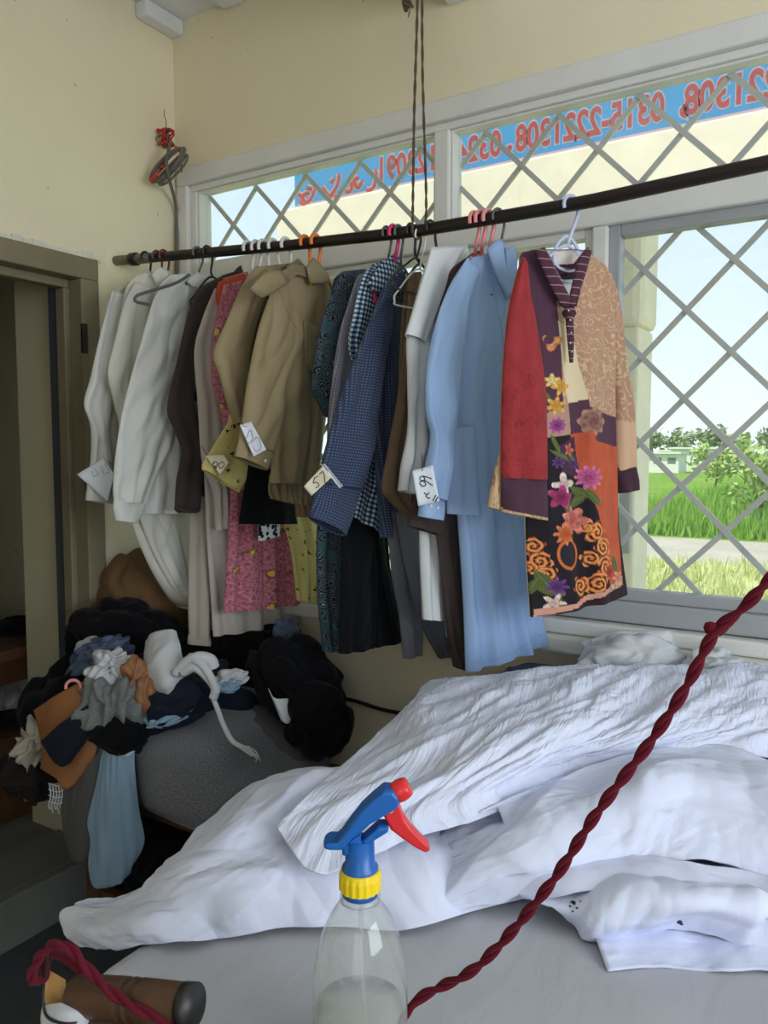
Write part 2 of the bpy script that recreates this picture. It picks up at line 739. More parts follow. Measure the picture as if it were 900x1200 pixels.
# door frame (rebated, chipped paint) + hinges
dfr = empty('door_1', (0, dy1, FL), kind='structure')
boxes('frame_jamb', [((-.09, dy1 - .035, FL + .15), (.012, dy1 + .03, dz1 - .035)), ((-.088, dy1 - .055, FL + .15), (-.045, dy1 - .034, dz1 - .06))], 'door_frame', dfr, .004)
boxes('frame_jamb', [((-.09, dy0 - .03, FL + .15), (.012, dy0 + .035, dz1 - .035))], 'door_frame', dfr, .004)
boxes('frame_head', [((-.09, dy0 - .03, dz1 - .035), (.012, dy1 + .03, dz1 + .03)), ((-.088, dy0 + .036, dz1 - .06), (-.045, dy1 - .036, dz1 - .034))], 'door_frame', dfr, .004)
boxes('rebate_strip', [((-.135, dy1 - .048, FL + .15), (-.092, dy1 + .001, dz1 - .03))], 'door_dark', dfr, .003)
for hz in (1.80, 1.36, .62):
    boxes('hinge', [((.006, dy1 - .038, hz), (.019, dy1 - .02, hz + .09))], 'metal_dark', dfr, .003)
# reveal of the passage beside the frame
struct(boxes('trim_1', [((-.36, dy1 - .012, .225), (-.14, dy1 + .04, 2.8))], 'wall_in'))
# chipped plaster along the door head
rr = random.Random(4)
v, f = [], []
for i in range(46):
    y = dy1 + .03 - .75 * i / 45
    h = .004 + .010 * abs(rr.gauss(0, 1))
    w = .012 + .01 * rr.random()
    a = merge((boxv((0, y - w, dz1 + .025), (.004 + .007 * rr.random(), y + w, dz1 + .03 + h)), BOXF))
    k = len(v)
    v += a[0]
    f += [tuple(i2 + k for i2 in q) for q in a[1]]
o = mk('chipped_plaster', v, f, 'concrete', dfr, smooth=False)
o['kind'] = 'stuff'

# ------------------------------------------------------------------ window surround and frames
FY0, FY1 = -.012, .07
tr = empty('trim_2', (wx0, 0, wz0), kind='structure')
# plaster surround (raised band around the opening)
boxes('surround_head', [((0.015, -.012, 2.398), (wx1 + .05, .06, 2.456))], 'white_paint', tr, .006)
boxes('surround_jamb', [((0.015, -.012, 1.03), (.062, .09, 2.398))], 'white_paint', tr, .006)
boxes('head_rail', [((.062, .006, 2.378), (wx1, .06, 2.398))], 'white_paint', tr, .004)
boxes('jamb', [((.062, .006, 1.1), (.088, .08, 2.378))], 'white_paint', tr, .004)
boxes('transom_bar', [((.088, -.004, 2.056), (wx1, .085, 2.135))], 'white_paint', tr, .006)
boxes('transom_mullion', [((1.0, .002, 2.135), (1.048, .085, 2.378))], 'white_paint', tr, .006)
boxes('transom_mullion', [((2.35, .002, 2.135), (2.40, .085, 2.378))], 'white_paint', tr, .006)
boxes('lower_mullion', [((1.448, .0, 1.12), (1.487, .085, 2.056))], 'white_paint', tr, .005)
boxes('lower_mullion', [((2.55, .0, 1.12), (2.59, .085, 2.056))], 'white_paint', tr, .005)
boxes('bottom_rail', [((.088, -.004, 1.075), (wx1, .085, 1.128))], 'grey_paint', tr, .006)
boxes('sill_board', [((.03, -.035, 1.035), (wx1 + .03, .09, 1.072))], 'white_paint', tr, .006)
boxes('sill_ledge', [((.03, -.06, .99), (wx1 + .03, .0, 1.034))], 'concrete', tr, .008)


def window(nm, x0, x1, z0, z1, cx, cz, fr, mat='white_paint', y=.045, hw=.1035, hh=.107):
    w = empty(nm, (x0, 0, z0), kind='structure')
    boxes('sash_stile', [((x0, y - .03, z0), (x0 + fr, y + .012, z1))], mat, w, .003)
    boxes('sash_stile', [((x1 - fr, y - .03, z0), (x1, y + .012, z1))], mat, w, .003)
    boxes('sash_rail', [((x0 + fr, y - .03, z0), (x1 - fr, y + .012, z0 + fr))], mat, w, .003)
    boxes('sash_rail', [((x0 + fr, y - .03, z1 - fr), (x1 - fr, y + .012, z1))], mat, w, .003)
    boxes('pane', [((x0 + fr * .6, y - .002, z0 + fr * .6), (x1 - fr * .6, y + .002, z1 - fr * .6))], 'pane', w)
    gy = y + .026
    sl_ = hh / hw
    for sg in (1, -1):
        # lines z = cz + sg*sl*(x-cx) + 2*hh*k
        for k in range(-40, 41):
            c0 = cz - sg * sl_ * cx + 2 * hh * k
            pts = []
            for xx in (x0, x1):
                zz = sg * sl_ * xx + c0
                if z0 <= zz <= z1:
                    pts.append((xx, zz))
            for zz in (z0, z1):
                xx = (zz - c0) / (sg * sl_)
                if x0 < xx < x1:
                    pts.append((xx, zz))
            if len(pts) >= 2:
                pts.sort()
                a, b = pts[0], pts[-1]
                if math.hypot(a[0] - b[0], a[1] - b[1]) < .05:
                    continue
                yy = gy + (.006 if sg > 0 else 0)
                bv, bf = bar((a[0], yy, a[1]), (b[0], yy, b[1]), .0135, .006, (0, 1, 0))
                mk('grille_bar', bv, bf, 'grille', w, smooth=False)
    return w


window('window_1', .088, 1.0, 2.135, 2.378, 1.228, 2.268, .007)
window('window_2', 1.048, 2.35, 2.135, 2.378, 1.228, 2.268, .007)
window('window_3', .088, 1.448, 1.128, 2.056, 1.662, 1.845, .022)
window('window_4', 1.487, 2.55, 1.128, 2.056, 1.662, 1.845, .028, 'grey_paint')
window('window_5', 2.59, 3.44, 1.128, 2.056, 1.662, 1.845, .028, 'grey_paint')

# ------------------------------------------------------------------ outside
GZ = -.12
M['grass_dry'] = None


def ground_mat(name, a, b, sc):
    n = NT(name)
    ob = n.obj()
    nz = n.noise(ob, sc, 6, .7)
    col = n.ramp(nz.outputs[0], [(.3, lin(a)), (.7, lin(b))])
    bb = n.bump(n.noise(ob, sc * 6, 4).outputs[0], .6, .05)
    return n.fin(col, .95, bb, spec=.1)


M['grass_dry'] = ground_mat('dry_grass', (172, 176, 116), (212, 206, 160), 1.2)
M['road'] = ground_mat('dirt_road', (170, 160, 150), (196, 186, 172), .8)
M['grass_green'] = ground_mat('green_field', (92, 128, 44), (136, 166, 66), .5)
M['blade_green'] = plain('grass_blade_green', (122, 168, 52), .7, var=.2, vscale=.6)
M['blade_dry'] = plain('grass_blade_dry', (198, 204, 140), .7, var=.2, vscale=.8)
M['leaf'] = plain('hazed_tree_leaf', (168, 190, 112), .6, var=.25, vscale=2)  # leaf green lightened to stand in for outdoor haze
M['leaf_far'] = plain('hazed_far_leaf', (150, 166, 132), .8, var=.12, vscale=.1)  # green paled: distance haze painted into the leaf colour
M['bark'] = plain('bark', (96, 80, 62), .9, bump=.5)
M['render_cream'] = plain('cream_render', (246, 234, 216), .8, bump=.2, bscale=10)
M['bld_white'] = plain('far_white_wall', (226, 226, 222), .8)
M['bld_dark'] = plain('far_window', (110, 120, 128), .4)


def gplane(nm, y0, y1, z, mat, xw=300):
    v = [(-xw, y0, z), (xw, y0, z), (xw, y1, z), (-xw, y1, z)]
    return struct(mk(nm, v, [(0, 1, 2, 3)], mat, smooth=False))


gplane('ground_verge', WT, 10.2, GZ, 'grass_dry')
gplane('ground_road', 10.2, 13.6, GZ + .0, 'road')
gplane('ground_field', 13.6, 900, GZ, 'grass_green', 700)
gplane('ground_yard', -300, -4.5, GZ, 'road')


def blades(nm, n, x0, x1, y0, y1, h0, h1, mat, label, seed):
    r = np.random.RandomState(seed)
    y = y0 + (y1 - y0) * r.rand(n) ** 1.3
    x = x0 + (x1 - x0) * r.rand(n)
    h = h0 + (h1 - h0) * r.rand(n)
    a = r.rand(n) * 6.28
    w = .012 + .02 * r.rand(n)
    dx, dy = np.cos(a) * w, np.sin(a) * w
    lx, ly = (r.rand(n) - .5) * h * .8, (r.rand(n) - .5) * h * .8
    V = np.empty((n, 3, 3))
    V[:, 0] = np.c_[x - dx, y - dy, np.full(n, GZ)]
    V[:, 1] = np.c_[x + dx, y + dy, np.full(n, GZ)]
    V[:, 2] = np.c_[x + lx, y + ly, GZ + h]
    o = mk(nm, V.reshape(-1, 3), np.arange(n * 3).reshape(-1, 3), mat, smooth=False)
    tag(o, label, 'grass', kind='stuff')


blades('field_grass', 30000, -3, 14, 13.8, 34, .25, .65, 'blade_green', 'tall bright green grass in the field across the road', 1)
blades('verge_grass', 9000, -1.5, 7, 5.5, 10.1, .04, .2, 'blade_dry', 'short yellowing grass on the verge outside the window', 2)


def tree(nm, base, h, rad, nleaf, ls, mat, label, seed, group):
    r = np.random.RandomState(seed)
    root = empty(nm, base, label, 'tree', group)
    b = np.array(base, float)
    tube('trunk', [b, b + (.05 * h, .02, .4 * h), b + (.02 * h, 0, .75 * h)], [.06 * h * .5, .04 * h * .5, .015 * h], 'bark', root)
    for k in range(5):
        a = k * 1.26 + r.rand()
        s = b + np.array([.03 * h, 0, (.35 + .07 * k) * h])
        tube('branch', spline([s, s + np.array([math.cos(a), math.sin(a), .5]) * rad * .5, s + np.array([math.cos(a), math.sin(a), .9]) * rad * .85], 6),
             np.linspace(.012 * h, .003 * h, 6), 'bark', root, 5)
    cl = r.normal(size=(14, 3)) * np.array([rad * .48, rad * .48, h * .15]) + b + (0, 0, .68 * h)
    c = cl[r.randint(0, 14, nleaf)] + r.normal(size=(nleaf, 3)) * rad * .2
    d1 = r.normal(size=(nleaf, 3))
    d1 /= np.linalg.norm(d1, axis=1)[:, None]
    d2 = np.cross(d1, r.normal(size=(nleaf, 3)))
    d2 /= np.linalg.norm(d2, axis=1)[:, None]
    V = np.stack([c - d1 * ls, c + d2 * ls * .5, c + d1 * ls, c - d2 * ls * .5], 1).reshape(-1, 3)
    o = mk('foliage', V, np.arange(nleaf * 4).reshape(-1, 4), mat, root, smooth=False)
    o['kind'] = 'stuff'


for i, (px, d, hh_, rd, lb) in enumerate([(890, 17, 1.75, .75, 'young tree with sparse light green leaves at the right edge of the lower window'),
                                          (838, 34, 1.7, .9, 'low bushy tree just left of the sparse young tree'),
                                          (945, 15, 1.9, .7, 'small leafy tree just beyond the right edge of the view')]):
    q = atD(px, 560, d)
    tree('roadside_tree', (q[0], q[1], GZ), hh_, rd, 750, .10 if i != 1 else .12, 'leaf', lb, 20 + i, 'roadside trees')
FT = ['leftmost', 'second from left', 'third from left', 'fourth from left', 'middle', 'fourth from right', 'third from right', 'second from right', 'rightmost']
rr = random.Random(11)
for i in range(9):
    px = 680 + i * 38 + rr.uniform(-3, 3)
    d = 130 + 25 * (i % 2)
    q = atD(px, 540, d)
    tree('far_tree', (q[0], q[1], GZ), 4.0 + rr.random() * 2, 3.0, 420, .6, 'leaf_far', FT[i] + ' of the haze-tinted trees in the distant tree line beyond the field', 40 + i, 'distant tree line')
for i, (px, d, w, h, lb) in enumerate([(770, 62, 3.2, 1.5, 'tiny white house farthest left beyond the field'), (796, 78, 4.0, 1.7, 'low white house between the two other far houses'),
                                       (822, 66, 5.0, 1.9, 'widest white house beyond the field, nearest the bushy tree')]):
    q = atD(px, 560, d)
    b = empty('far_house', (q[0], q[1], GZ), lb, 'house', 'far houses')
    boxes('house_wall', [((q[0] - w / 2, q[1], GZ), (q[0] + w / 2, q[1] + 3, GZ + h))], 'bld_white', b)
    boxes('roof_slab', [((q[0] - w / 2 - .2, q[1] - .3, GZ + h), (q[0] + w / 2 + .2, q[1] + 3.2, GZ + h + .15))], 'bld_white', b)
    for k in range(3):
        xx = q[0] - w / 2 + w * (k + .5) / 3
        boxes('house_window', [((xx - .3, q[1] - .03, GZ + .5 * h), (xx + .3, q[1] + .05, GZ + .8 * h))], 'bld_dark', b)

# portico column, fascia beam, banner sign
q0, q1 = onY(700, 300, .8), onY(755, 300, .8)
col_ = empty('portico_column', (q0[0], .8, GZ), 'cream rendered column outside, left of the lower window view', 'column')
boxes('shaft', [((q0[0] + .02, .8, GZ), (q1[0] - .012, 1.0, 1.93))], 'render_cream', col_, .01)
boxes('column_head', [((q0[0], .78, 1.93), (q1[0], 1.02, 2.40))], 'render_cream', col_, .03)
boxes('vent_grille', [((q1[0] - .1, .77, 1.15), (q1[0] - .02, .80, 1.45))], 'grey_paint', col_, .004)
o = boxes('fascia_beam', [((-.55, 1.2, 2.46), (6.5, 1.36, 2.716))], 'render_cream', bevel=.01)
tag(o, 'cream fascia beam outside above the window, below the blue banner', 'beam')
M['ban_blue'] = translucent('banner_blue', (140, 204, 242), .8)
M['ban_red'] = translucent('banner_red', (250, 140, 138), .75)
M['ban_white'] = translucent('banner_white', (240, 238, 240), .7)
ban = empty('banner_sign', (-.47, 1.24, 2.72), 'blue shop banner with reversed red phone numbers seen through the transom', 'sign')
boxes('banner_sheet', [((-.466, 1.238, 2.735), (5.2, 1.242, 3.30))], 'ban_blue', ban)
boxes('banner_edge', [((-.466, 1.236, 2.722), (5.2, 1.244, 2.736))], 'ban_white', ban)
boxes('banner_line', [((-.466, 1.2365, 2.730), (5.2, 1.2435, 2.7335))], 'ban_red', ban)


def text_mesh(s, size, xr, z, y, ext, off, mat, nm, parent):
    """text seen correctly from outside (+Y): its x axis runs along -X; xr = outside-left edge (max X)"""
    c = bpy.data.curves.new('txt', 'FONT')
    c.body = s
    c.size = size
    c.extrude = ext
    c.offset = off
    c.resolution_u = 3
    t = bpy.data.objects.new('txt', c)
    COL.objects.link(t)
    dg = bpy.context.evaluated_depsgraph_get()
    me = bpy.data.meshes.new_from_object(t.evaluated_get(dg))
    vv = np.array([v.co[:] for v in me.vertices])
    ff = [tuple(p.vertices) for p in me.polygons]
    bpy.data.objects.remove(t, do_unlink=True)
    wv = np.c_[xr - vv[:, 0] * 1.0, y + vv[:, 2], z + vv[:, 1]]
    return mk(nm, wv, ff, mat, parent, smooth=False), vv[:, 0].max()


def sign_text(s, x_from, x_to, z, nm):
    # x_from (max X, outside-left) to x_to
    c = bpy.data.curves.new('t', 'FONT')
    c.body = s
    c.size = 1
    t = bpy.data.objects.new('t', c)
    COL.objects.link(t)
    bpy.context.view_layer.update()
    wd = t.dimensions.x
    bpy.data.objects.remove(t, do_unlink=True)
    size = .150
    sxx = (x_from - x_to) / (wd * size) if len(s) > 1 else 1.0
    for mat, off, ext in (('ban_white', .0105, .0035), ('ban_red', .0035, .0048)):
        o, _ = text_mesh(s, size, x_from, z, 1.24, ext, off, mat, nm if mat == 'ban_red' else nm + '_outline', ban)
        vs = o.data.vertices
        ox = wloc(o).x
        for vtx in vs:
            vtx.co.x = (x_from + (vtx.co.x + ox - x_from) * sxx) - ox


def bx_(px, py):
    return onY(px, py, 1.24)[0]


zb = 2.768
sign_text('2221308', bx_(804, 118) + (bx_(779, 130) - bx_(606, 168)) * 7.15 / 11.5, bx_(804, 118), zb, 'phone_number')
sign_text(',', bx_(800, 128) + .02, bx_(786, 132), zb + .01, 'comma')
sign_text('0315-2221308', bx_(779, 130), bx_(606, 168), zb, 'phone_number')
sign_text(',', bx_(599, 175) + .01, bx_(592, 178), zb + .01, 'comma')
sign_text('0324-5123091', bx_(588, 175), bx_(447, 210), zb, 'phone_number')
# name in flowing script, left end of the banner: strokes
UR = [[(441, 199), (440, 214), (436, 222), (430, 223)], [(425, 212), (420, 220), (415, 212), (420, 208)], [(409, 211), (413, 219), (409, 225), (403, 222)],
      [(398, 204), (396, 216), (388, 230)], [(392, 210), (388, 214)], [(393, 228), (394, 237), (388, 240), (385, 234)], [(378, 220), (384, 228), (388, 236)],
      [(370, 221), (366, 230), (360, 238), (354, 230), (362, 226)], [(352, 236), (358, 241)], [(366, 222), (360, 220)], [(357, 232), (350, 228)]]
for k, st in enumerate(UR):
    pts = spline([onY(a, b, 1.24) for a, b in st], 10)
    for mat, r, d in (('ban_white', .022, .004), ('ban_red', .013, .0055)):
        vv, ff = tube_vf(pts, r, 8)
        vv = np.array(vv)
        vv[:, 1] = 1.24 + (vv[:, 1] - 1.24) * d / r
        mk('script_stroke' if mat == 'ban_red' else 'script_outline', vv, ff, mat, ban)


# ================================================================== CLOTHES RAIL
RY = -.265
RZ = [(0, 2.103), (.25, 2.086), (.7, 2.055), (1.1, 2.035), (1.5, 2.034), (1.87, 2.05), (2.6, 2.10), (3.4, 2.13), (X1, 2.15)]


def rz(x):
    return float(np.interp(x, [a for a, b in RZ], [b for a, b in RZ]))


rail = empty('clothes_rail', (0, RY, 2.1), 'long dark painted pipe rail across the window, fixed to the left wall', 'rail')
xs = np.linspace(.16, X1, 40)
tube('pipe', [(x, RY, rz(x)) for x in xs], .0145, 'rail', rail, 14)
tube('bare_pipe_end', [(x, RY, rz(x)) for x in np.linspace(.0, .17, 6)], .0152, 'rail_bare', rail, 14)
tube('pipe_coupling', [(x, RY, rz(x)) for x in (.075, .08, .105, .11)], [.016, .020, .020, .016], 'rail', rail, 14)
v, f = lathe_vf([(0.0, .008), (.018, .008), (.026, .006), (.032, .002), (.036, 0)], (0, 0, 0), 22)
v = np.array(v)
v = np.c_[v[:, 2], v[:, 1] * (1 + .12 * pn(v[:, 0] * 60, v[:, 1] * 60)) + RY, v[:, 0] * 1.15 + 2.103]
mk('wall_patch', v, f, 'wall', rail)

# twine from the ceiling to the rail
twx = 1.10
tw = empty('hanging_twine', (twx, RY, rz(twx)), 'doubled brown jute twine hanging from the ceiling and looped round the rail', 'twine')
zr_ = rz(twx)
lp = [(twx + .012, RY - .02, CE), (twx + .008, RY - .012, 2.6), (twx + .004, RY - .02, 2.3), (twx, RY - .019, zr_ + .03), (twx - .001, RY - .0185, zr_ - .005),
      (twx, RY, zr_ - .019), (twx + .004, RY + .0185, zr_), (twx + .016, RY + .019, zr_ + .06), (twx + .012, RY + .006, 2.4), (twx + .016, RY - .008, 2.7), (twx + .014, RY - .018, CE)]
cen = spline(lp, 220)
for ph in (0, math.pi):
    a = np.arange(220) * .9 + ph
    tube('strand', cen + np.c_[np.cos(a), np.sin(a), 0 * a] * .0016, .0022, 'twine', tw, 6)
kn = atD(477, 5, np.dot(np.array([twx, RY, 2.7]) - CP, FW))
tube('knot', spline([kn + np.array([.012 * math.cos(t * 2.1), .01 * math.sin(t * 3.3), .012 * math.sin(t * 2.7)]) for t in range(9)], 50), .003, 'twine', tw, 6)
tube('loose_end', spline([kn, kn + (.008, 0, -.012), kn + (.003, 0, -.03)], 8), .0015, 'twine', tw, 5)


# ------------------------------------------------------------------ garment tools
class Garment:
    def __init__(s, name, label, cat, x0, th=0.0, group='clothes hanging on the rail', zb=1.1):
        s.x0, s.th = x0, math.radians(th)
        s.h = np.array([-math.sin(s.th), -math.cos(s.th), 0])
        s.n = np.array([math.cos(s.th), -math.sin(s.th), 0])
        s.O = np.array([x0, RY, rz(x0)])
        s.root = empty(name, (x0, RY, zb), label, cat, group)
        s.objs = []

    def P(s, px, py, off=0.0):
        d = ray(px, py)
        o = s.O + s.n * off
        return CP + d * (((o - CP) @ s.n) / (d @ s.n))

    def loft(s, name, L, R, mat, off=0.0, T=.02, fold=.008, freq=3.0, ph=0.0, drift=.15, wr=.004, nu=34, nv=54, top=.3, colf=None, cut=None, back=1.0, sm=True, bot=1.0, hemw=0.0, crisp=.8):
        """closed flattened tube of cloth between the photo outlines L and R"""
        def rs(pts, n):
            pts = np.asarray(pts, float)
            q = spline(pts, 200) if sm else pts
            d = np.r_[0, np.cumsum(np.linalg.norm(np.diff(q, axis=0), axis=1))]
            t = np.linspace(0, d[-1], n)
            return np.c_[np.interp(t, d, q[:, 0]), np.interp(t, d, q[:, 1])]
        Lp, Rp = rs(L, nv), rs(R, nv)
        A = np.array([s.P(x, y, off) for x, y in Lp])
        B = np.array([s.P(x, y, off) for x, y in Rp])
        ss = np.linspace(0, 1, nu)
        tt = np.linspace(0, 1, nv)
        S, Tm = np.meshgrid(ss, tt)
        base = A[:, None] * (1 - ss)[None, :, None] + B[:, None] * ss[None, :, None]
        wid = np.linalg.norm(B - A, axis=1)
        ln = np.r_[0, np.cumsum(np.linalg.norm(np.diff((A + B) / 2, axis=0), axis=1))]
        Uc = (S - .5) * wid[:, None]
        Vc = np.repeat(ln[:, None], nu, 1)
        prof = np.clip(1 - np.abs(2 * S - 1) ** 2.6, 0, 1) ** .55
        env = (top + (1 - top) * np.clip(Tm * 1.6, 0, 1)) * (1 - (1 - bot) * Tm)
        edge = np.clip(1 - np.abs(2 * S - 1) ** 6, 0, 1)
        amp = fold * (.25 + .75 * np.clip(Tm * 1.25, 0, 1))
        sw = S + drift * .25 * np.sin(Tm * 3.1 + ph) + .05 * pn(S * 3 + ph * 7, Tm * 3)
        w1 = np.sin(2 * math.pi * (freq * sw + ph))
        w2 = np.sin(2 * math.pi * (freq * 1.73 * sw + ph * 2.3 + .3))
        fd = amp * (np.sign(w1) * np.abs(w1) ** crisp * .7 + w2 * .3)
        # soft drag wrinkles, diagonal
        z0 = s.x0 * 13 + ph * 5
        wk = wr * (ridge(Uc * 9 + Vc * 5, Vc * 3.5 - Uc * 2, z0) - .4) + wr * .8 * pn(Uc * 22, Vc * 9, z0 + 3) + wr * 1.3 * (np.abs(pn(Uc * 13 + Vc * 4, Vc * 5.5 - Uc * 5, z0 + 7)) * 2.2 - .5)
        fr = (T * prof * env + (fd + wk) * (edge * .9 + .1))
        bk = (-T * prof * env * back + (fd * .8) * (edge * .9 + .1)) - .002
        front = base + s.n * fr[..., None]
        backv = base + s.n * bk[..., None]
        V = np.concatenate([front.reshape(-1, 3), backv.reshape(-1, 3)])
        n0 = nu * nv
        keep = None
        if cut is not None:
            pxs = (Lp[:, None] * (1 - ss)[None, :, None] + Rp[:, None] * ss[None, :, None])
            keep = ~cut(pxs[..., 0], pxs[..., 1])
        faces = []
        for j in range(nv - 1):
            for i in range(nu - 1):
                q = (j * nu + i, (j + 1) * nu + i, (j + 1) * nu + i + 1, j * nu + i + 1)
                if keep is None or (keep[j, i] and keep[j + 1, i] and keep[j, i + 1] and keep[j + 1, i + 1]):
                    faces.append(q)
                faces.append(tuple(n0 + k for k in q[::-1]))
            faces.append((j * nu, n0 + j * nu, n0 + (j + 1) * nu, (j + 1) * nu))
            faces.append((j * nu + nu - 1, (j + 1) * nu + nu - 1, n0 + (j + 1) * nu + nu - 1, n0 + j * nu + nu - 1))
        for i in range(nu - 1):
            faces.append((i, i + 1, n0 + i + 1, n0 + i))
        uv = np.c_[Uc.ravel(), -Vc.ravel()]
        uv = np.concatenate([uv, uv + .37])
        col = None
        if colf is not None:
            pxs = (Lp[:, None] * (1 - ss)[None, :, None] + Rp[:, None] * ss[None, :, None])
            c1, c2 = colf(pxs[..., 0].ravel(), pxs[..., 1].ravel())
            col = np.concatenate([c1, c2])
        o = mk(name, V, faces, mat, s.root, uv, col)
        if V[:, 1].max() > -.008:
            print('WALL', s.root.name, name, round(float(V[:, 1].max()), 3))
        s.objs.append(o)
        return o

    def patch(s, name, pts, mat, off=.03, thick=.004, bulge=.004, on=None, parent=None):
        """thick cloth piece with a photo outline, lying on the garment (on=tree) or at an offset"""
        pts = np.asarray(pts, float)
        c = pts.mean(0)
        rings = [1, .66, .33]
        P3 = []
        for k, q in enumerate(rings):
            for p_ in pts:
                x, y = c + (p_ - c) * q
                w = s.P(x, y, off) if on is None else hit(on, x, y, .004, None)
                if w is None:
                    w = s.P(x, y, off)
                P3.append(w + s.n * bulge * (1 - q))
        w = s.P(c[0], c[1], off) if on is None else hit(on, c[0], c[1], .004, s.P(c[0], c[1], off))
        P3.append(w + s.n * bulge)
        m = len(pts)
        ff = []
        for k in range(2):
            for i in range(m):
                j = (i + 1) % m
                ff.append((k * m + i, k * m + j, (k + 1) * m + j, (k + 1) * m + i))
        for i in range(m):
            ff.append((2 * m + i, 2 * m + (i + 1) % m, 3 * m))
        P3 = np.array(P3)
        uvv = np.c_[(P3 - s.O) @ s.h, P3[:, 2]]
        o = mk(name, P3, ff, mat, parent or s.root, uvv, smooth=True, solid=thick)
        return o

    def seam(s, pts, mat, tree=None, r=.0012, name='seam', parent=None):
        tree = tree or bvh(*s.objs)
        q = spline(pts, 30)
        w = [hit(tree, x, y, .0006) for x, y in q]
        w = [a for a in w if a is not None]
        if len(w) > 3:
            return tube(name, w, r, mat, parent or s.root, 5)

    def button(s, px, py, tree, mat='button', r=.0055, parent=None):
        w = hit(tree, px, py, .0015)
        if w is None:
            return
        vv, ff = lathe_vf([(0, .002), (r * .55, .0016), (r * .8, .0025), (r, .001), (r, -.001)], (0, 0, 0), 14)
        vv = np.array(vv)
        vv = w + vv[:, :1] * s.h + vv[:, 1:2] * np.array([0, 0, 1]) + vv[:, 2:3] * s.n
        mk('button', vv, ff, mat, parent or s.root)


HOOKG = 'clothes hangers on the rail'


def hanger(x0, th, mat, label, w=.26, drop=.10, r=.0042, loop=False, xg=None, hz=0.0, nz=.066, uc=0.0):
    """hook on the rail at x0, shoulder frame in the garment plane at xg"""
    th = math.radians(th)
    h = np.array([-math.sin(th), -math.cos(th), 0])
    z = np.array([0, 0, 1.0])
    O = np.array([x0, RY, rz(x0) + hz])
    xg = x0 if xg is None else min(max(xg, x0 - .035), x0 + .035)
    root = empty('clothes_hanger', O - z * (.06 + drop), label, 'hanger', HOOKG)
    R = .0145 + r + .0008
    nk = np.array([xg, RY, rz(x0) + hz]) - z * nz - h * uc
    hk = [O + R * (math.cos(a) * h + math.sin(a) * z) for a in np.radians(np.linspace(-25, 180, 16))]
    hk += [O - h * R - z * .02, (O - h * R * .4 - z * .045) * .7 + nk * .3, nk]
    tube('hook', spline(hk, 44), r, mat, root, 8)
    if loop:
        pts = [nk + z * .02, nk + h * .03 - z * .005, nk + h * .034 - z * .04, nk - z * .055, nk - h * .034 - z * .04, nk - h * .03 - z * .005]
        tube('neck_loop', spline(pts, 40, True), r * .9, mat, root, 8, True)
    a = nk
    sh = [a, a + h * .03 - z * .014, a + h * w * .42 - z * (drop - .02), a + h * w * .5 - z * (drop - .005), a + h * w * .5 - z * (drop + .008), a + h * w * .46 - z * (drop + .016),
          a - z * (drop + .016), a - h * w * .46 - z * (drop + .016), a - h * w * .5 - z * (drop + .008), a - h * w * .5 - z * (drop - .005), a - h * w * .42 - z * (drop - .02), a - h * .03 - z * .014]
    tube('shoulder_frame', spline(sh, 90, True), r, mat, root, 8, True)
    return root


# fabrics --------------------------------------------------------
M['f_white'] = fabric('white_cotton', (214, 214, 210), wrinkle=.35, var=.03)
M['f_white2'] = fabric('white_cotton_warm', (210, 208, 200), wrinkle=.35, var=.03)
M['f_white3'] = fabric('pale_grey_shirting', (214, 216, 218), wrinkle=.3, var=.03)
M['f_brown'] = fabric('charcoal_brown_wool', (66, 57, 55), wrinkle=.15)
M['f_beige'] = fabric('stone_cotton', (176, 165, 152), wrinkle=.25, var=.05)
M['f_mauve'] = fabric('pale_mauve_cotton', (190, 180, 174), wrinkle=.25, var=.05)
M['f_khaki'] = fabric('khaki_twill', (146, 130, 98), rough=.62, wrinkle=.12, var=.05, spec=.35)
M['f_khaki2'] = fabric('khaki_twill_dark', (134, 119, 92), rough=.7, wrinkle=.2, var=.06, spec=.25)
M['f_black'] = fabric('black_cloth', (17, 18, 22), wrinkle=.3, spec=.1)
M['f_tan'] = fabric('tan_brown_cloth', (122, 100, 78), rough=.75, wrinkle=.3)
M['f_dkbrown'] = fabric('dark_brown_cloth', (70, 58, 56), wrinkle=.2)
M['f_grey'] = fabric('grey_suiting', (104, 103, 110), wrinkle=.2)
M['f_blue'] = fabric('sky_blue_cotton', (150, 176, 214), wrinkle=.25, var=.04)
M['f_orange'] = fabric('orange_red_lining', (176, 74, 46), wrinkle=.3)


def p_navy(n, uv):
    m = n.n('ShaderNodeSeparateXYZ')
    n.l(n.scale(uv, (620, 620, 1), .785), m.inputs[0])
    d = n.math('MULTIPLY', n.math('SINE', m.outputs[0]), n.math('SINE', m.outputs[1]))
    return n.mix(n.math('GREATER_THAN', d, .45), lin((50, 60, 84)), lin((92, 104, 130)))


def p_check(n, uv):
    m = n.n('ShaderNodeSeparateXYZ')
    n.l(n.scale(uv, (80, 80, 1)), m.inputs[0])
    a = n.math('GREATER_THAN', n.math('FRACT', m.outputs[0]), .5)
    b = n.math('GREATER_THAN', n.math('FRACT', m.outputs[1]), .5)
    sm = n.math('MULTIPLY', n.math('ADD', a, b), .5)
    return n.ramp(sm, [(0, lin((30, 40, 72))), (.45, lin((84, 112, 138))), (.9, lin((206, 214, 222)))], 'CONSTANT')


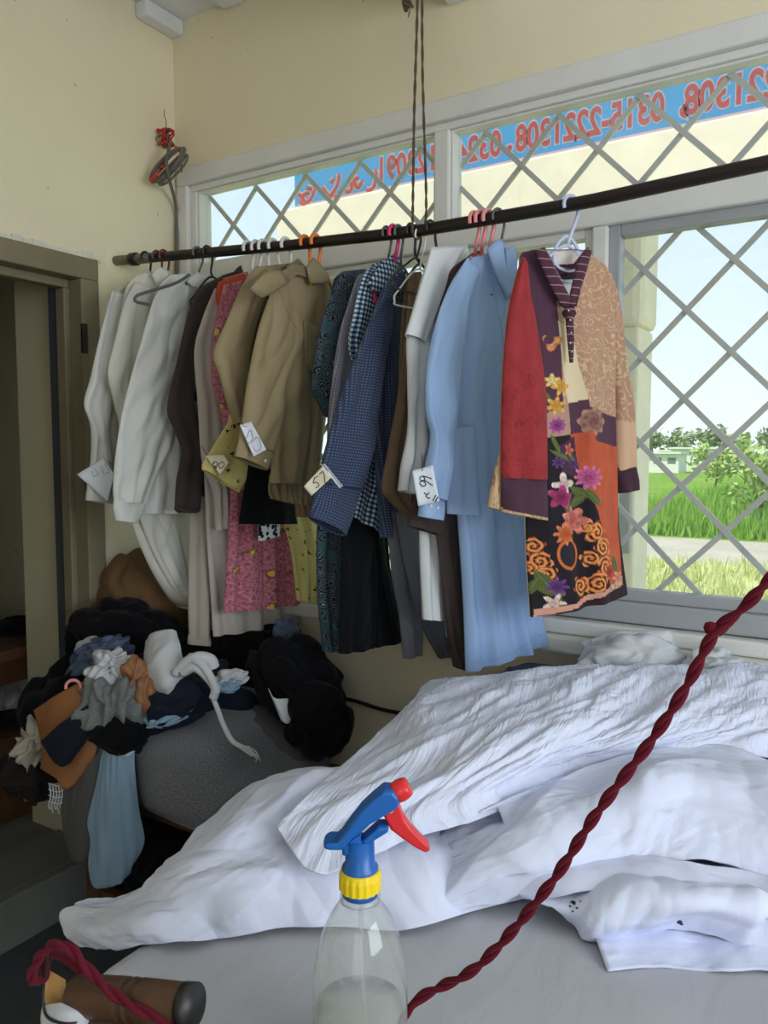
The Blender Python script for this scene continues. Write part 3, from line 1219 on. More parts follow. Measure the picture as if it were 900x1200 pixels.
def p_lav(n, uv):
    m = n.n('ShaderNodeSeparateXYZ')
    n.l(n.scale(uv, (260, 260, 1)), m.inputs[0])
    a = n.math('GREATER_THAN', n.math('FRACT', m.outputs[0]), .5)
    b = n.math('GREATER_THAN', n.math('FRACT', m.outputs[1]), .5)
    sm = n.math('MULTIPLY', n.math('ADD', a, b), .5)
    return n.ramp(sm, [(0, lin((92, 90, 112))), (.45, lin((136, 134, 152))), (.9, lin((186, 184, 196)))], 'CONSTANT')


def p_teal(n, uv):
    w = n.noise(uv, 34, 2, .5, 1.6)
    vo = n.vor(n.scale(uv, (1, .7, 1)), 40)
    rings = n.math('SINE', n.math('MULTIPLY', vo.outputs['Distance'], 34.0))
    c = n.ramp(n.math('ADD', n.math('MULTIPLY', rings, .35), w.outputs[0]), [(.15, lin((28, 36, 50))), (.40, lin((40, 72, 84))), (.52, lin((164, 168, 166))), (.64, lin((38, 46, 72))), (.85, lin((58, 104, 112)))], 'CONSTANT')
    m = n.n('ShaderNodeSeparateXYZ')
    n.l(n.scale(uv, (16, 5.0, 1)), m.inputs[0])
    st = n.math('LESS_THAN', n.math('FRACT', n.math('ADD', m.outputs[1], n.math('MULTIPLY', m.outputs[0], .22))), .14)
    return n.mix(n.math('MULTIPLY', st, .75), c, lin((58, 92, 100)))


def p_pink(n, uv):
    w = n.noise(uv, 120, 3, .6, .6)
    c = n.ramp(w.outputs[0], [(.36, lin((140, 70, 88))), (.5, lin((184, 112, 128))), (.68, lin((200, 140, 152)))])
    vo = n.vor(uv, 15)
    pet = n.noise(uv, 70, 2, .5, .5)
    d = n.math('ADD', vo.outputs['Distance'], n.math('MULTIPLY', n.math('SUBTRACT', pet.outputs[0], .5), .5))
    c = n.mix(n.math('LESS_THAN', d, .22), c, lin((120, 92, 60)))
    return n.mix(n.math('LESS_THAN', d, .14), c, lin((214, 170, 96)))


def p_yellow(n, uv):
    vo = n.vor(uv, 34)
    pet = n.noise(uv, 150, 2, .5, .5)
    d = n.math('ADD', vo.outputs['Distance'], n.math('MULTIPLY', n.math('SUBTRACT', pet.outputs[0], .5), .9))
    sp = n.n('ShaderNodeSeparateColor')
    n.l(vo.outputs['Color'], sp.inputs[0])
    fl = n.ramp(sp.outputs[0], [(0, lin((150, 26, 32))), (.4, lin((58, 40, 32))), (.7, lin((70, 82, 44)))], 'CONSTANT')
    nz = n.noise(uv, 12, 2)
    basec = n.mix(nz.outputs[0], lin((196, 182, 108)), lin((222, 210, 146)))
    return n.mix(n.math('LESS_THAN', d, .2), basec, fl)


M['f_navy'] = fabric('navy_dotted_cotton', (0, 0, 0), p_navy, wrinkle=.2)
M['f_check'] = fabric('navy_white_check', (0, 0, 0), p_check, wrinkle=.2)
M['f_lav'] = fabric('lavender_small_check', (0, 0, 0), p_lav, wrinkle=.2)
M['f_teal'] = fabric('teal_paisley_print', (0, 0, 0), p_teal, wrinkle=.2)
M['f_pink'] = fabric('pink_floral_print', (0, 0, 0), p_pink, wrinkle=.3)
M['f_yellow'] = fabric('yellow_floral_print', (0, 0, 0), p_yellow, wrinkle=.2)

# ================================================================== GARMENTS, left to right
# A
g = Garment('kameez', 'leftmost white kameez, its sleeve bent out towards the door frame', 'clothing', .155, 0)
g.loft('body', [(150, 331), (126, 352), (120, 420), (122, 520), (126, 585)], [(178, 328), (196, 350), (200, 450), (196, 560), (192, 600)], 'f_white2', 0, .03, .010, 3.2, .1)
g.loft('sleeve', [(132, 341), (117, 395), (107, 440), (99, 473), (107, 500), (107, 540), (102, 572)], [(150, 345), (143, 400), (137, 450), (128, 500), (131, 535), (131, 574)], 'f_white', .035, .018, .005, 1.6, .3, wr=.008)
g.loft('cuff', [(103, 566), (101, 586)], [(132, 570), (131, 591)], 'f_white', .037, .019, .002, 1, sm=False, nv=8)
g.patch('collar', [(162, 326), (172, 316), (186, 324), (180, 336), (166, 338)], 'f_white', .03, .005)
# B
g = Garment('kameez', 'white kameez second from the left, squeezed between two other white ones', 'clothing', .225, 0)
g.loft('body', [(162, 321), (146, 345), (140, 420), (142, 520), (150, 590)], [(190, 318), (206, 345), (208, 450), (202, 560), (198, 600)], 'f_white2', 0, .026, .010, 3, .5)
g.loft('sleeve', [(160, 330), (146, 355), (136, 395), (127, 437), (134, 470), (141, 500), (143, 545)], [(178, 338), (172, 380), (168, 440), (166, 490), (165, 520), (162, 555)], 'f_white2', .03, .016, .006, 1.7, .7, wr=.008)
g.patch('collar', [(178, 322), (186, 312), (198, 318), (196, 332), (184, 336)], 'f_white', .03, .005)
# C
g = Garment('shirt', 'large white kameez in front of the white group, hung on a dark hanger', 'clothing', .32, 0)
b = g.loft('body', [(200, 322), (184, 345), (170, 440), (160, 530), (153, 601)], [(238, 320), (246, 345), (240, 440), (226, 530), (222, 602)], 'f_white', 0, .03, .011, 3.4, .2)
sl_ = g.loft('sleeve', [(200, 328), (181, 350), (163, 410), (146, 472), (136, 530), (133, 570), (134, 588)], [(222, 336), (217, 395), (212, 450), (202, 512), (184, 556), (172, 590)], 'f_white', .04, .02, .007, 1.8, .4, wr=.010)
g.loft('cuff', [(134, 584), (133, 596), (136, 610)], [(173, 584), (169, 596), (160, 613)], 'f_white', .042, .02, .003, 1, sm=False, nv=8)
g.patch('collar', [(219, 330), (231, 318), (240, 330), (237, 341), (226, 336)], 'f_white', .036, .006, .006)
g.patch('collar', [(238, 326), (248, 322), (252, 338), (246, 344), (240, 338)], 'f_white2', .02, .006, .006)
g.seam([(236, 340), (233, 400), (226, 480)], 'f_white2', bvh(b), .0022, 'placket')
for y in (360, 385, 410):
    g.button(236 - (y - 340) * .05, y, bvh(b))
t_ = Garment('trousers', 'white shalwar folded in a curve below the large white kameez', 'clothing', .30, 0)
t_.loft('leg', [(152, 596), (160, 628), (178, 668), (200, 700), (215, 711)], [(224, 596), (223, 640), (222, 680), (221, 712), (220, 714)], 'f_white2', 0, .028, .010, 2.6, .6, drift=.6, wr=.008)
t_.loft('leg', [(160, 596), (176, 640), (198, 684), (216, 708)], [(200, 596), (212, 640), (219, 684), (222, 711)], 'f_white2', .022, .016, .008, 1.6, .2, drift=.5, wr=.008)
# D charcoal jacket
g = Garment('jacket', 'charcoal brown jacket with one long hanging sleeve, right of the white shirts', 'clothing', .405, 0)
g.loft('body', [(262, 322), (244, 345), (232, 420), (226, 500), (224, 580)], [(284, 316), (292, 340), (290, 430), (284, 520), (280, 590)], 'f_brown', 0, .022, .008, 2.5)
g.loft('sleeve', [(262, 322), (232, 341), (218, 380), (208, 425), (197, 478), (206, 506), (214, 530), (208, 562), (206, 592)], [(284, 317), (256, 342), (240, 385), (229, 430), (227, 470), (236, 512), (238, 540), (236, 570), (234, 598)], 'f_brown', .03, .018, .004, 1.3, .2, wr=.004)
g.loft('sleeve_cuff', [(206, 590), (205, 597), (210, 601)], [(234.5, 592), (234, 598), (230, 601)], 'f_brown', .031, .019, .001, 1, sm=False, nv=8)
g.patch('collar', [(268, 326), (278, 314), (282, 311), (285, 324), (272, 332)], 'f_brown', .036, .006)
# E stone/mauve long kurta + trousers
g = Garment('kurta', 'long stone coloured kurta whose pale hem shows below the pink floral one', 'clothing', .475, 12)
g.loft('body', [(254, 338), (240, 400), (238, 500), (242, 620), (247, 700), (250, 746)], [(292, 332), (312, 400), (330, 520), (342, 620), (350, 690), (355, 728)], 'f_mauve', -.012, .016, .012, 4.4, .3, nu=46)
g.loft('sleeve', [(252, 338), (238, 372), (228, 412), (232, 472), (237, 540), (250, 578), (253, 622)], [(266, 338), (256, 380), (251, 412), (256, 460), (264, 510), (266, 570), (269, 618)], 'f_mauve', .03, .014, .004, 1.4, .1, wr=.006)
t_ = Garment('trousers', 'stone coloured trouser leg hanging straight below the charcoal jacket sleeve', 'clothing', .415, 0)
lg = t_.loft('leg', [(226, 470), (223, 560), (222, 640), (221, 700), (222, 748)], [(252, 470), (251, 560), (249, 640), (247, 700), (246, 750)], 'f_beige', 0, .013, .004, 1.3, .2, wr=.003)
t_.loft('turn_up', [(221, 744), (221, 755)], [(247, 746), (246, 757)], 'f_beige', .001, .019, .002, 1.3, .2, sm=False, nv=6)
t_.loft('leg', [(250, 580), (252, 650), (252, 700), (250, 742)], [(274, 580), (270, 650), (264, 700), (256, 742)], 'f_mauve', .0, .012, .004, 1.4, .5)
# F pink floral kurta
g = Garment('kurta', 'pink floral printed kurta with an orange shoulder, bottom edge above the black heap', 'clothing', .545, 14)
g.loft('body', [(262, 326), (252, 380), (249, 440), (262, 500), (270, 560), (267, 640), (262, 718)], [(290, 318), (318, 380), (336, 470), (345, 560), (350, 640), (352, 708)], 'f_pink', -.005, .016, .013, 3.6, .15, nu=60, nv=80, crisp=.6)
g.loft('shoulder_yoke', [(256, 330), (253, 345), (256, 365)], [(286, 320), (290, 330), (290, 350)], 'f_orange', .012, .012, .004, 1.5, nv=16)
g.loft('sleeve', [(262, 334), (252, 385), (248, 440), (256, 470), (268, 500)], [(284, 328), (276, 375), (271, 430), (276, 465), (282, 500)], 'f_pink', .03, .012, .004, 1.3, .6)
# G yellow floral
g = Garment('kurta', 'yellow floral kurta, mostly hidden, its sleeve end tagged beside the khaki shirt', 'clothing', .635, 8)
g.loft('body', [(300, 340), (300, 450), (318, 560), (340, 640), (349, 704)], [(340, 335), (352, 450), (364, 560), (374, 640), (371, 707)], 'f_yellow', -.005, .015, .008, 2.6, .4, nu=40)
g.loft('sleeve', [(272, 470), (268, 494), (252, 520), (237, 544), (237, 550)], [(296, 470), (298, 500), (296, 535), (290, 560), (281, 577)], 'f_yellow', .022, .012, .003, 1.1, .2, sm=False, nu=40)
# H black trousers behind khaki
g = Garment('trousers', 'short black folded trousers peeping out under the khaki shirts', 'clothing', .66, 6)
g.loft('leg', [(292, 420), (291, 540), (285, 580), (280, 614)], [(334, 420), (334, 540), (343, 580), (349, 614)], 'f_black', 0, .016, .004, 1.7)
g2 = Garment('tunic', 'white tunic corner with black embroidery peeping out below the black trousers', 'clothing', .645, 6)
M['f_embroid'] = fabric('embroidered_white', (0, 0, 0), lambda n, uv: n.mix(n.math('GREATER_THAN', n.math('ADD', n.vor(uv, 70).outputs['Distance'], n.math('MULTIPLY', n.noise(uv, 60, 2).outputs[0], .3)), .62), lin((24, 24, 30)), lin((196, 198, 204))))
g2.loft('body', [(302, 560), (302, 600), (303, 634)], [(330, 560), (330, 600), (328, 628)], 'f_embroid', .0, .008, .002, 1, sm=False)
# I khaki 1
g = Garment('shirt', 'khaki shirt behind the other khaki shirt, sleeve hanging on its left', 'clothing', .70, 0)
g.loft('body', [(308, 312), (296, 345), (286, 440), (284, 540)], [(345, 308), (368, 340), (366, 450), (360, 560)], 'f_khaki2', -.01, .018, .008, 2.4, .3)
g.loft('sleeve', [(300, 312), (284, 335), (266, 376), (251, 414), (258, 440), (266, 468), (276, 496)], [(330, 316), (310, 349), (299, 385), (292, 416), (289, 440), (286, 465), (284, 492)], 'f_khaki', .022, .016, .003, 1.1, .2, wr=.006)
g.patch('collar', [(336, 312), (349, 303), (356, 311), (352, 320), (340, 322)], 'f_khaki2', .03, .005)
# J khaki 2
g = Garment('shirt', 'khaki shirt in front, with pointed collar, chest pocket and buttoned cuff', 'clothing', .775, 0)
b = g.loft('body', [(318, 322), (316, 360), (322, 430), (322, 500), (317, 566)], [(376, 318), (389, 345), (389, 420), (381, 490), (372, 567)], 'f_khaki', 0, .022, .009, 2.3, .35, nu=46, wr=.006)
s2 = g.loft('sleeve', [(322, 332), (303, 386), (291, 446), (285, 490), (280, 516)], [(338, 338), (356, 390), (343, 425), (331, 457), (331, 490), (320, 530)], 'f_khaki', .032, .018, .004, 1.2, .1, wr=.010, nu=44)
kcuff = g.loft('cuff', [(281, 512), (276, 535)], [(322, 528), (313, 551)], 'f_khaki', .034, .017, .002, 1, sm=False, nv=8)
g.patch('collar', [(292, 338), (309, 320), (327, 317), (338, 331), (320, 343), (305, 349)], 'f_khaki', .062, .006, .010)
g.patch('collar', [(359, 313), (367, 302), (384, 320), (385, 332), (363, 332)], 'f_khaki', .03, .006, .008)
g.patch('collar_stand', [(330, 318), (345, 310), (360, 312), (364, 326), (348, 322), (338, 330)], 'f_khaki2', .02, .006, -.004)
tb = bvh(b)
pk = g.patch('chest_pocket', [(356, 378), (374, 384), (376, 430), (367, 437), (358, 428)], 'f_khaki', .03, .004, .003, on=tb)
g.patch('pocket_flap', [(356, 376), (374, 382), (374, 394), (365, 402), (356, 392)], 'f_khaki', .034, .004, .003, on=tb, parent=pk)
g.button(371, 398, bvh(b), 'f_khaki2', parent=pk)
g.seam([(379, 332), (380, 400), (374, 480), (366, 560)], 'f_khaki2', tb, .0016, 'placket')
g.button(311, 540, bvh(*g.objs), 'button', .004, kcuff)
g.seam([(327, 340), (340, 372), (352, 396), (344, 425)], 'f_khaki2', bvh(s2), .001)
t_ = Garment('skirt', 'pleated khaki cloth fringe below the front khaki shirt', 'clothing', .745, 4)
t_.loft('pleats', [(316, 556), (315, 574), (317, 584)], [(366, 558), (366, 580), (362, 594)], 'f_khaki2', .0, .012, .009, 7.5, .1, nu=70, nv=20, top=.9)
t_.loft('pleats', [(346, 566), (347, 590), (348, 606)], [(368, 566), (368, 590), (366, 606)], 'f_tan', -.004, .010, .006, 3.5, .3, nu=40, nv=20, top=.9)
# K teal paisley
g = Garment('kurta', 'teal and white paisley printed kurta, long and narrow', 'clothing', .855, 2)
g.loft('body', [(402, 318), (390, 335), (384, 420), (384, 520), (373, 620), (374, 700), (381, 764)], [(428, 315), (440, 345), (430, 450), (420, 560), (405, 640), (399, 700), (399, 762)], 'f_teal', 0, .02, .006, 2, .2, nu=40, nv=80)
g.loft('sleeve', [(402, 319), (390, 342), (377, 382), (366, 450), (373, 470), (384, 488)], [(420, 324), (408, 360), (400, 400), (394, 455), (394, 475), (393, 490)], 'f_teal', .026, .014, .004, 1.2, .4)
# L lavender
g = Garment('shirt', 'lavender grey small check shirt, narrow strip left of the navy check', 'clothing', .92, 2)
g.loft('body', [(420, 322), (414, 345), (400, 400), (392, 470), (390, 560), (410, 608)], [(446, 316), (452, 345), (450, 450), (446, 560), (444, 612)], 'f_lav', 0, .016, .005, 1.8)
g.loft('sleeve', [(418, 326), (408, 358), (398, 394), (388, 468), (385, 540)], [(430, 330), (424, 370), (418, 410), (408, 470), (402, 545)], 'f_lav', .02, .012, .003, 1.1, .2)
# M check
g = Garment('shirt', 'navy and white checked shirt showing collar and lower edge around the navy dotted shirt', 'clothing', .965, 2)
g.loft('body', [(446, 306), (432, 318), (424, 380), (428, 480), (416, 560), (408, 604)], [(468, 302), (476, 330), (472, 440), (462, 540), (448, 628)], 'f_check', 0, .018, .007, 2, .1, nu=40, nv=70)
g.loft('sleeve', [(440, 310), (424, 325), (416, 360), (410, 398), (413, 420), (420, 440)], [(456, 316), (446, 345), (438, 375), (432, 400), (432, 425), (434, 445)], 'f_check', .022, .014, .003, 1, .2)
g.patch('collar', [(440, 316), (452, 304), (464, 296), (470, 304), (470, 326), (456, 338), (440, 344), (432, 332)], 'f_check', .048, .006, .008)
# N navy dotted
g = Garment('shirt', 'navy blue dotted shirt with a full sleeve, wearing a cream paper tag', 'clothing', 1.02, 3)
b = g.loft('body', [(452, 332), (442, 400), (440, 500), (443, 570), (446, 630)], [(474, 318), (479, 400), (476, 480), (482, 560), (491, 629)], 'f_navy', 0, .022, .008, 2.2, .25, nu=40, nv=70)
s2 = g.loft('sleeve', [(452, 332), (440, 360), (422, 407), (399, 468), (384, 520), (372, 566)], [(470, 334), (462, 365), (455, 402), (445, 470), (437, 530), (424, 574)], 'f_navy', .04, .022, .005, 1.4, .3, wr=.008, nu=44, nv=70)
g.loft('cuff', [(373, 562), (364, 606)], [(425.5, 570), (404, 629)], 'f_navy', .043, .021, .003, 1, sm=False, nv=16)
g.patch('collar', [(450, 340), (462, 330), (474, 320), (476, 340), (462, 352), (452, 352)], 'f_navy', .045, .005, .006)
# O black trousers
g = Garment('trousers', 'plain black trousers hanging below the navy dotted shirt', 'clothing', .93, 4)
g.loft('leg', [(402, 590), (400, 660), (399, 720), (398, 766)], [(440, 590), (440, 660), (439, 720), (437, 759)], 'f_black', .02, .018, .006, 2, .2)
g.loft('leg', [(428, 590), (432, 660), (438, 720), (440, 759)], [(452, 590), (456, 660), (464, 710), (474, 750)], 'f_black', .02, .016, .006, 1.6, .4)
# P tan
g = Garment('shirt', 'tan brown shirt strip between the navy dotted and pale white shirts', 'clothing', 1.075, 5)
g.loft('body', [(478, 320), (472, 360), (468, 450), (470, 540), (480, 600)], [(494, 318), (500, 360), (500, 450), (500, 540), (500, 600)], 'f_tan', 0, .014, .006, 2)
g.loft('sleeve', [(480, 330), (474, 400), (466, 470), (455, 530), (448, 572), (460, 590), (477, 604)], [(492, 340), (490, 400), (487, 470), (484, 530), (482, 570), (481, 590), (480, 605)], 'f_tan', .024, .014, .006, 1.6, .1, wr=.008)
g = Garment('trousers', 'grey suit trousers with overlapping legs below the tan shirt', 'clothing', 1.03, 5)
g.loft('leg', [(453, 600), (459, 665), (468, 720), (474, 772)], [(486, 600), (484, 665), (492, 720), (494, 766)], 'f_grey', 0, .014, .005, 1.5)
g.loft('leg', [(464, 600), (472, 650), (484, 700), (500, 745), (516, 772)], [(500, 600), (504, 650), (516, 700), (524, 740), (527, 768)], 'f_grey', .018, .012, .005, 1.5, .4)
# Q white shirt right
g = Garment('shirt', 'pale white shirt just left of the sky blue kameez', 'clothing', 1.165, 8)
b = g.loft('body', [(505, 290), (496, 340), (492, 450), (492, 560), (493, 650), (497, 726)], [(548, 286), (552, 330), (545, 440), (535, 560), (526, 650), (521, 727)], 'f_white3', 0, .018, .006, 2.2, .2)
s2 = g.loft('sleeve', [(505, 291), (490, 342), (478, 394), (479, 440), (480, 500), (472, 545), (469, 574)], [(530, 296), (516, 345), (506, 400), (503, 450), (500, 500), (492, 545), (485, 579)], 'f_white3', .03, .017, .005, 1.5, .2, wr=.008)
g.loft('upper_fold', [(506, 292), (492, 340), (476, 392)], [(546, 288), (524, 330), (498, 402)], 'f_white3', .045, .012, .002, 1, nv=24)
# R dark brown suit
g = Garment('kurta', 'dark brown kurta mostly behind the sky blue kameez', 'clothing', 1.215, 10)
g.loft('body', [(552, 298), (524, 325), (512, 400), (506, 500), (490, 570), (478, 616)], [(566, 292), (566, 330), (560, 440), (545, 540), (524, 630)], 'f_dkbrown', 0, .014, .006, 2)
g.loft('trouser_leg', [(508, 600), (516, 660), (525, 730), (536, 782)], [(543, 600), (544, 660), (545, 730), (545, 786)], 'f_dkbrown', -.005, .014, .007, 2.2, .3)
# S sky blue kameez
g = Garment('kameez', 'long sky blue kameez with open collar and buttoned cuff', 'clothing', 1.275, 22)
b = g.loft('body', [(552, 302), (540, 340), (532, 430), (530, 520), (537, 610), (543, 700), (546, 787)], [(598, 292), (606, 340), (606, 440), (606, 540), (616, 630), (628, 700), (641, 752)], 'f_blue', 0, .028, .013, 3.1, .25, nu=60, nv=90, wr=.006)
s2 = g.loft('sleeve', [(548, 302), (527, 335), (512, 375), (501, 424), (499, 478), (505, 510), (499, 545), (494, 578)], [(562, 318), (550, 355), (545, 400), (540, 450), (536, 500), (532, 530), (527, 560), (521, 588)], 'f_blue', .042, .018, .006, 1.5, .3, wr=.009, nv=70)
bcuff = g.loft('cuff', [(494.5, 572), (491, 605)], [(522.5, 580), (519, 610)], 'f_blue', .044, .016, .002, 1, sm=False, nv=10)
g.loft('inner_skirt', [(528, 500), (524, 545), (524, 602)], [(556, 500), (560, 560), (562, 604)], 'f_blue', .03, .010, .004, 1.3, nv=24)
tb = bvh(b)
g.patch('collar', [(571, 292), (580, 282), (589, 280), (590, 296), (598, 340), (594, 352), (580, 320)], 'f_blue', .035, .005, .008)
g.patch('collar', [(592, 290), (602, 288), (606, 302), (604, 336), (598, 350), (594, 320)], 'f_blue', .02, .005, -.004)
g.seam([(576, 318), (590, 400), (592, 470)], 'f_blue', tb, .002, 'placket', b)
g.seam([(546, 776), (590, 770), (638, 742)], 'f_blue', tb, .001, 'hem_stitch', b)
ts = bvh(*g.objs)
g.button(505, 593, ts, 'button', .004, bcuff)
g.button(513, 595, ts, 'button', .004, bcuff)


# T floral tunic --------------------------------------------------
def inpoly(x, y, poly):
    poly = np.asarray(poly, float)
    c = np.zeros(x.shape, bool)
    j = len(poly) - 1
    for i in range(len(poly)):
        xi, yi = poly[i]
        xj, yj = poly[j]
        k = ((yi > y) != (yj > y)) & (x < (xj - xi) * (y - yi) / (yj - yi + 1e-9) + xi)
        c ^= k
        j = i
    return c


def K(pts):      # detail-crop coordinates of the tunic -> photo pixels
    return [(570 + a / 2.61, 270 + b / 2.61) for a, b in pts]


def c8(*c):
    return np.array(lin(c))


def flower(col, x, y, cx, cy, r, petals, c_out, c_in, ph=0.0, wob=.22):
    cx, cy = 570 + cx / 2.61, 270 + cy / 2.61
    dx, dy = x - cx, y - cy
    a = np.arctan2(dy, dx)
    d = np.hypot(dx, dy) / (r * 1.22)
    e = 1 - wob + wob * np.cos(petals * a + ph)
    m = d < e
    q = np.clip(d / e, 0, 1)[..., None]
    tone = c_in * (1 - q ** 1.3) + c_out * q ** 1.3
    sh = (.8 + .25 * np.cos(petals * a + ph) * q[..., 0] + .18 * np.sin(q[..., 0] * 14 + a * 2))[..., None]
    col[m] = np.clip(tone * sh, 0, 1)[m]


def leaf(col, x, y, cx, cy, ln, w, ang, c):
    cx, cy = 570 + cx / 2.61, 270 + cy / 2.61
    dx, dy = x - cx, y - cy
    u = dx * math.cos(ang) + dy * math.sin(ang)
    v = -dx * math.sin(ang) + dy * math.cos(ang)
    m = (np.abs(v) < w * np.clip(1 - (u / ln) ** 2, 0, 1)) & (np.abs(u) < ln)
    col[m] = c * (1.0 if 1 else 0)
    m2 = m & (np.abs(v) < .35)
    col[m2] = c * 1.8


def scroll(x, y, s1, s2):
    w = pn(x * s1, y * s1, 3.3) * 2.2
    q = np.sin(w * 6.0 + pn(x * s2, y * s2, 9.1) * 3 + (x + y) * .10)
    return q


def tunic_print(x, y):
    n = len(x)
    col = np.tile(c8(176, 136, 112), (n, 1))
    # paisley scrolls on the tan cloth
    q = scroll(x, y, .055, .14)
    col[np.abs(q) < .28] = c8(206, 176, 146)
    q2 = scroll(x + 40, y, .12, .3)
    col[(np.abs(q2) < .16)] = c8(196, 160, 132)
    PUR, CREAM, RUST, BLK = c8(82, 52, 70), c8(216, 200, 166), c8(186, 86, 58), c8(34, 28, 34)
    lay = lambda p, c: col.__setitem__(inpoly(x, y, K(p)), c)
    # pale tan strip next to placket
    lay([(160, 40), (182, 40), (250, 235), (245, 310), (225, 320), (196, 290), (196, 200)], c8(190, 156, 128))
    m = inpoly(x, y, K([(160, 40), (182, 40), (250, 235), (245, 310), (225, 320), (196, 290), (196, 200)])) & (np.abs(q2) < .3)
    col[m] = c8(212, 184, 154)
    lay([(95, 60), (165, 40), (194, 200), (198, 300), (204, 420), (212, 560), (150, 640), (120, 300)], PUR)
    lay([(196, 280), (225, 300), (244, 290), (258, 380), (280, 520), (228, 532), (208, 420)], CREAM)
    lay([(160, 560), (212, 540), (230, 530), (232, 625), (165, 660)], c8(176, 140, 120))
    lay([(228, 532), (282, 518), (292, 616), (236, 628)], PUR)
    lay([(282, 540), (330, 556), (420, 580), (420, 668), (290, 645)], PUR)
    # paisley medallion over the purple block
    flower(col, x, y, 300, 585, 14, 8, c8(176, 136, 112), c8(120, 70, 80), 0, .08)
    # rust panel
    lay([(236, 626), (292, 616), (300, 644), (420, 668), (420, 1060), (345, 1085), (318, 900), (270, 780)], RUST)
    fl = inpoly(x, y, K([(236, 626), (292, 616), (300, 644), (420, 668), (420, 1060), (345, 1085), (318, 900), (270, 780)]))
    col[fl] *= (1 + .25 * pn(x * .12, y * .05, 4)[fl])[:, None]
    # dark lower left field
    lay([(100, 640), (236, 626), (270, 780), (318, 900), (352, 1090), (100, 1250)], BLK)
    lay([(190, 660), (250, 630), (262, 760), (200, 740)], c8(74, 44, 62))
    # orange baroque scrolls
    for (cx, cy, R_, dr, ph, pt_) in [(300, 920, 11, 1, .1, 5.2), (322, 965, 11, -1, .4, 5.0), (330, 1025, 12, 1, .7, 5.4), (305, 1075, 11, -1, .2, 5.0), (262, 1085, 10, 1, .5, 4.8), (285, 1000, 8, 1, .3, 4.6), (275, 905, 8, -1, .8, 4.6),
                                       (135, 965, 9, 1, .2, 4.8), (150, 1010, 10, -1, .6, 5.0), (165, 1050, 9, 1, .4, 4.8), (128, 1030, 7, -1, .1, 4.4), (215, 930, 8, 1, .5, 4.8)]:
        dx, dy = x - (570 + cx / 2.61), y - (270 + cy / 2.61)
        d = np.hypot(dx, dy * .9)
        a = np.arctan2(dy, dx)
        fr_ = (d / pt_ + dr * a / (2 * math.pi) + ph) % 1
        hw_ = .36 + .10 * np.cos(6 * a + d * .9)
        m = (d < R_ * (1 + .18 * np.cos(5 * a + ph * 9))) & (np.abs(fr_ - .5) < hw_)
        t_ = np.clip(1 - np.abs(fr_ - .5) / hw_, 0, 1)[:, None]
        cb = c8(238, 178, 104) * t_ ** 1.5 + c8(176, 70, 32) * (1 - t_ ** 1.5)
        col[m] = cb[m]
    # dark medallion between scrolls
    m = np.hypot((x - 655), (y - 648) * .75) < 11
    col[m] = c8(40, 36, 46)
    m = np.abs(np.hypot((x - 655), (y - 648) * .75) - 12.2) < 1.3
    col[m] = c8(206, 108, 52)
    # stems, leaves
    G = c8(86, 96, 52)
    for (cx, cy, ln, w, an) in [(185, 655, 13, 2.6, 1.2), (200, 690, 14, 3, .5), (260, 800, 16, 5, .4), (250, 830, 14, 5, 2.4), (290, 815, 14, 4.5, .9), (215, 835, 12, 5, 1.7), (240, 690, 12, 3, 1.1),
                                (160, 1070, 15, 6, 1.0), (175, 1100, 14, 5, .3), (135, 1090, 12, 5, 2.0), (370, 1020, 12, 4, 1.4), (190, 1130, 11, 4, 1.9), (225, 770, 10, 3, .2), (170, 520, 9, 2, 1.3)]:
        leaf(col, x, y, cx, cy, ln, w, an, G)
    Y1, Y2 = c8(226, 178, 92), c8(240, 220, 160)
    flower(col, x, y, 205, 480, 9.5, 6, Y1, c8(206, 140, 50), .4)
    flower(col, x, y, 178, 462, 7, 5, Y1, Y2, 1.4)
    flower(col, x, y, 188, 538, 9, 6, Y1, c8(206, 140, 50), 2)
    flower(col, x, y, 180, 345, 9, 3, c8(206, 122, 70), c8(222, 170, 110), 1)
    m = np.hypot(x - (570 + 172 / 2.61), y - (270 + 338 / 2.61)) < 5.2
    col[m] = PUR
    flower(col, x, y, 190, 598, 8.5, 9, c8(190, 96, 164), c8(120, 50, 110), 0, .18)
    flower(col, x, y, 283, 755, 12, 10, c8(212, 120, 160), c8(170, 60, 116), 0, .16)
    flower(col, x, y, 228, 672, 6.5, 5, c8(222, 130, 110), c8(180, 70, 60), 0)
    flower(col, x, y, 205, 775, 11, 4, c8(230, 214, 204), c8(206, 170, 170), .5, .3)
    flower(col, x, y, 195, 815, 12, 5, c8(186, 66, 120), c8(120, 30, 76), .8)
    flower(col, x, y, 238, 885, 14, 7, c8(222, 138, 122), c8(186, 84, 84), 0, .14)
    flower(col, x, y, 210, 925, 11, 8, c8(226, 130, 78), c8(186, 76, 40), .6, .25)
    flower(col, x, y, 190, 710, 6, 7, c8(110, 70, 130), c8(70, 40, 90), 0)
    flower(col, x, y, 245, 715, 5, 6, c8(110, 70, 130), c8(70, 40, 90), 0)
    flower(col, x, y, 190, 1085, 9, 7, c8(120, 72, 140), c8(76, 40, 96), 0)
    flower(col, x, y, 345, 1040, 8, 6, c8(196, 84, 60), c8(150, 40, 40), 0)
    flower(col, x, y, 185, 1135, 9, 5, c8(232, 214, 200), c8(214, 170, 160), 0, .3)
    flower(col, x, y, 385, 1060, 7, 6, c8(236, 170, 140), c8(206, 120, 100), 0)
    # borders
    lay([(394, 850), (440, 850), (450, 1150), (408, 1110), (402, 1000)], c8(44, 26, 32))
    lay([(130, 1176), (230, 1150), (300, 1118), (408, 1082), (440, 1080), (440, 1200), (100, 1260)], c8(50, 30, 38))
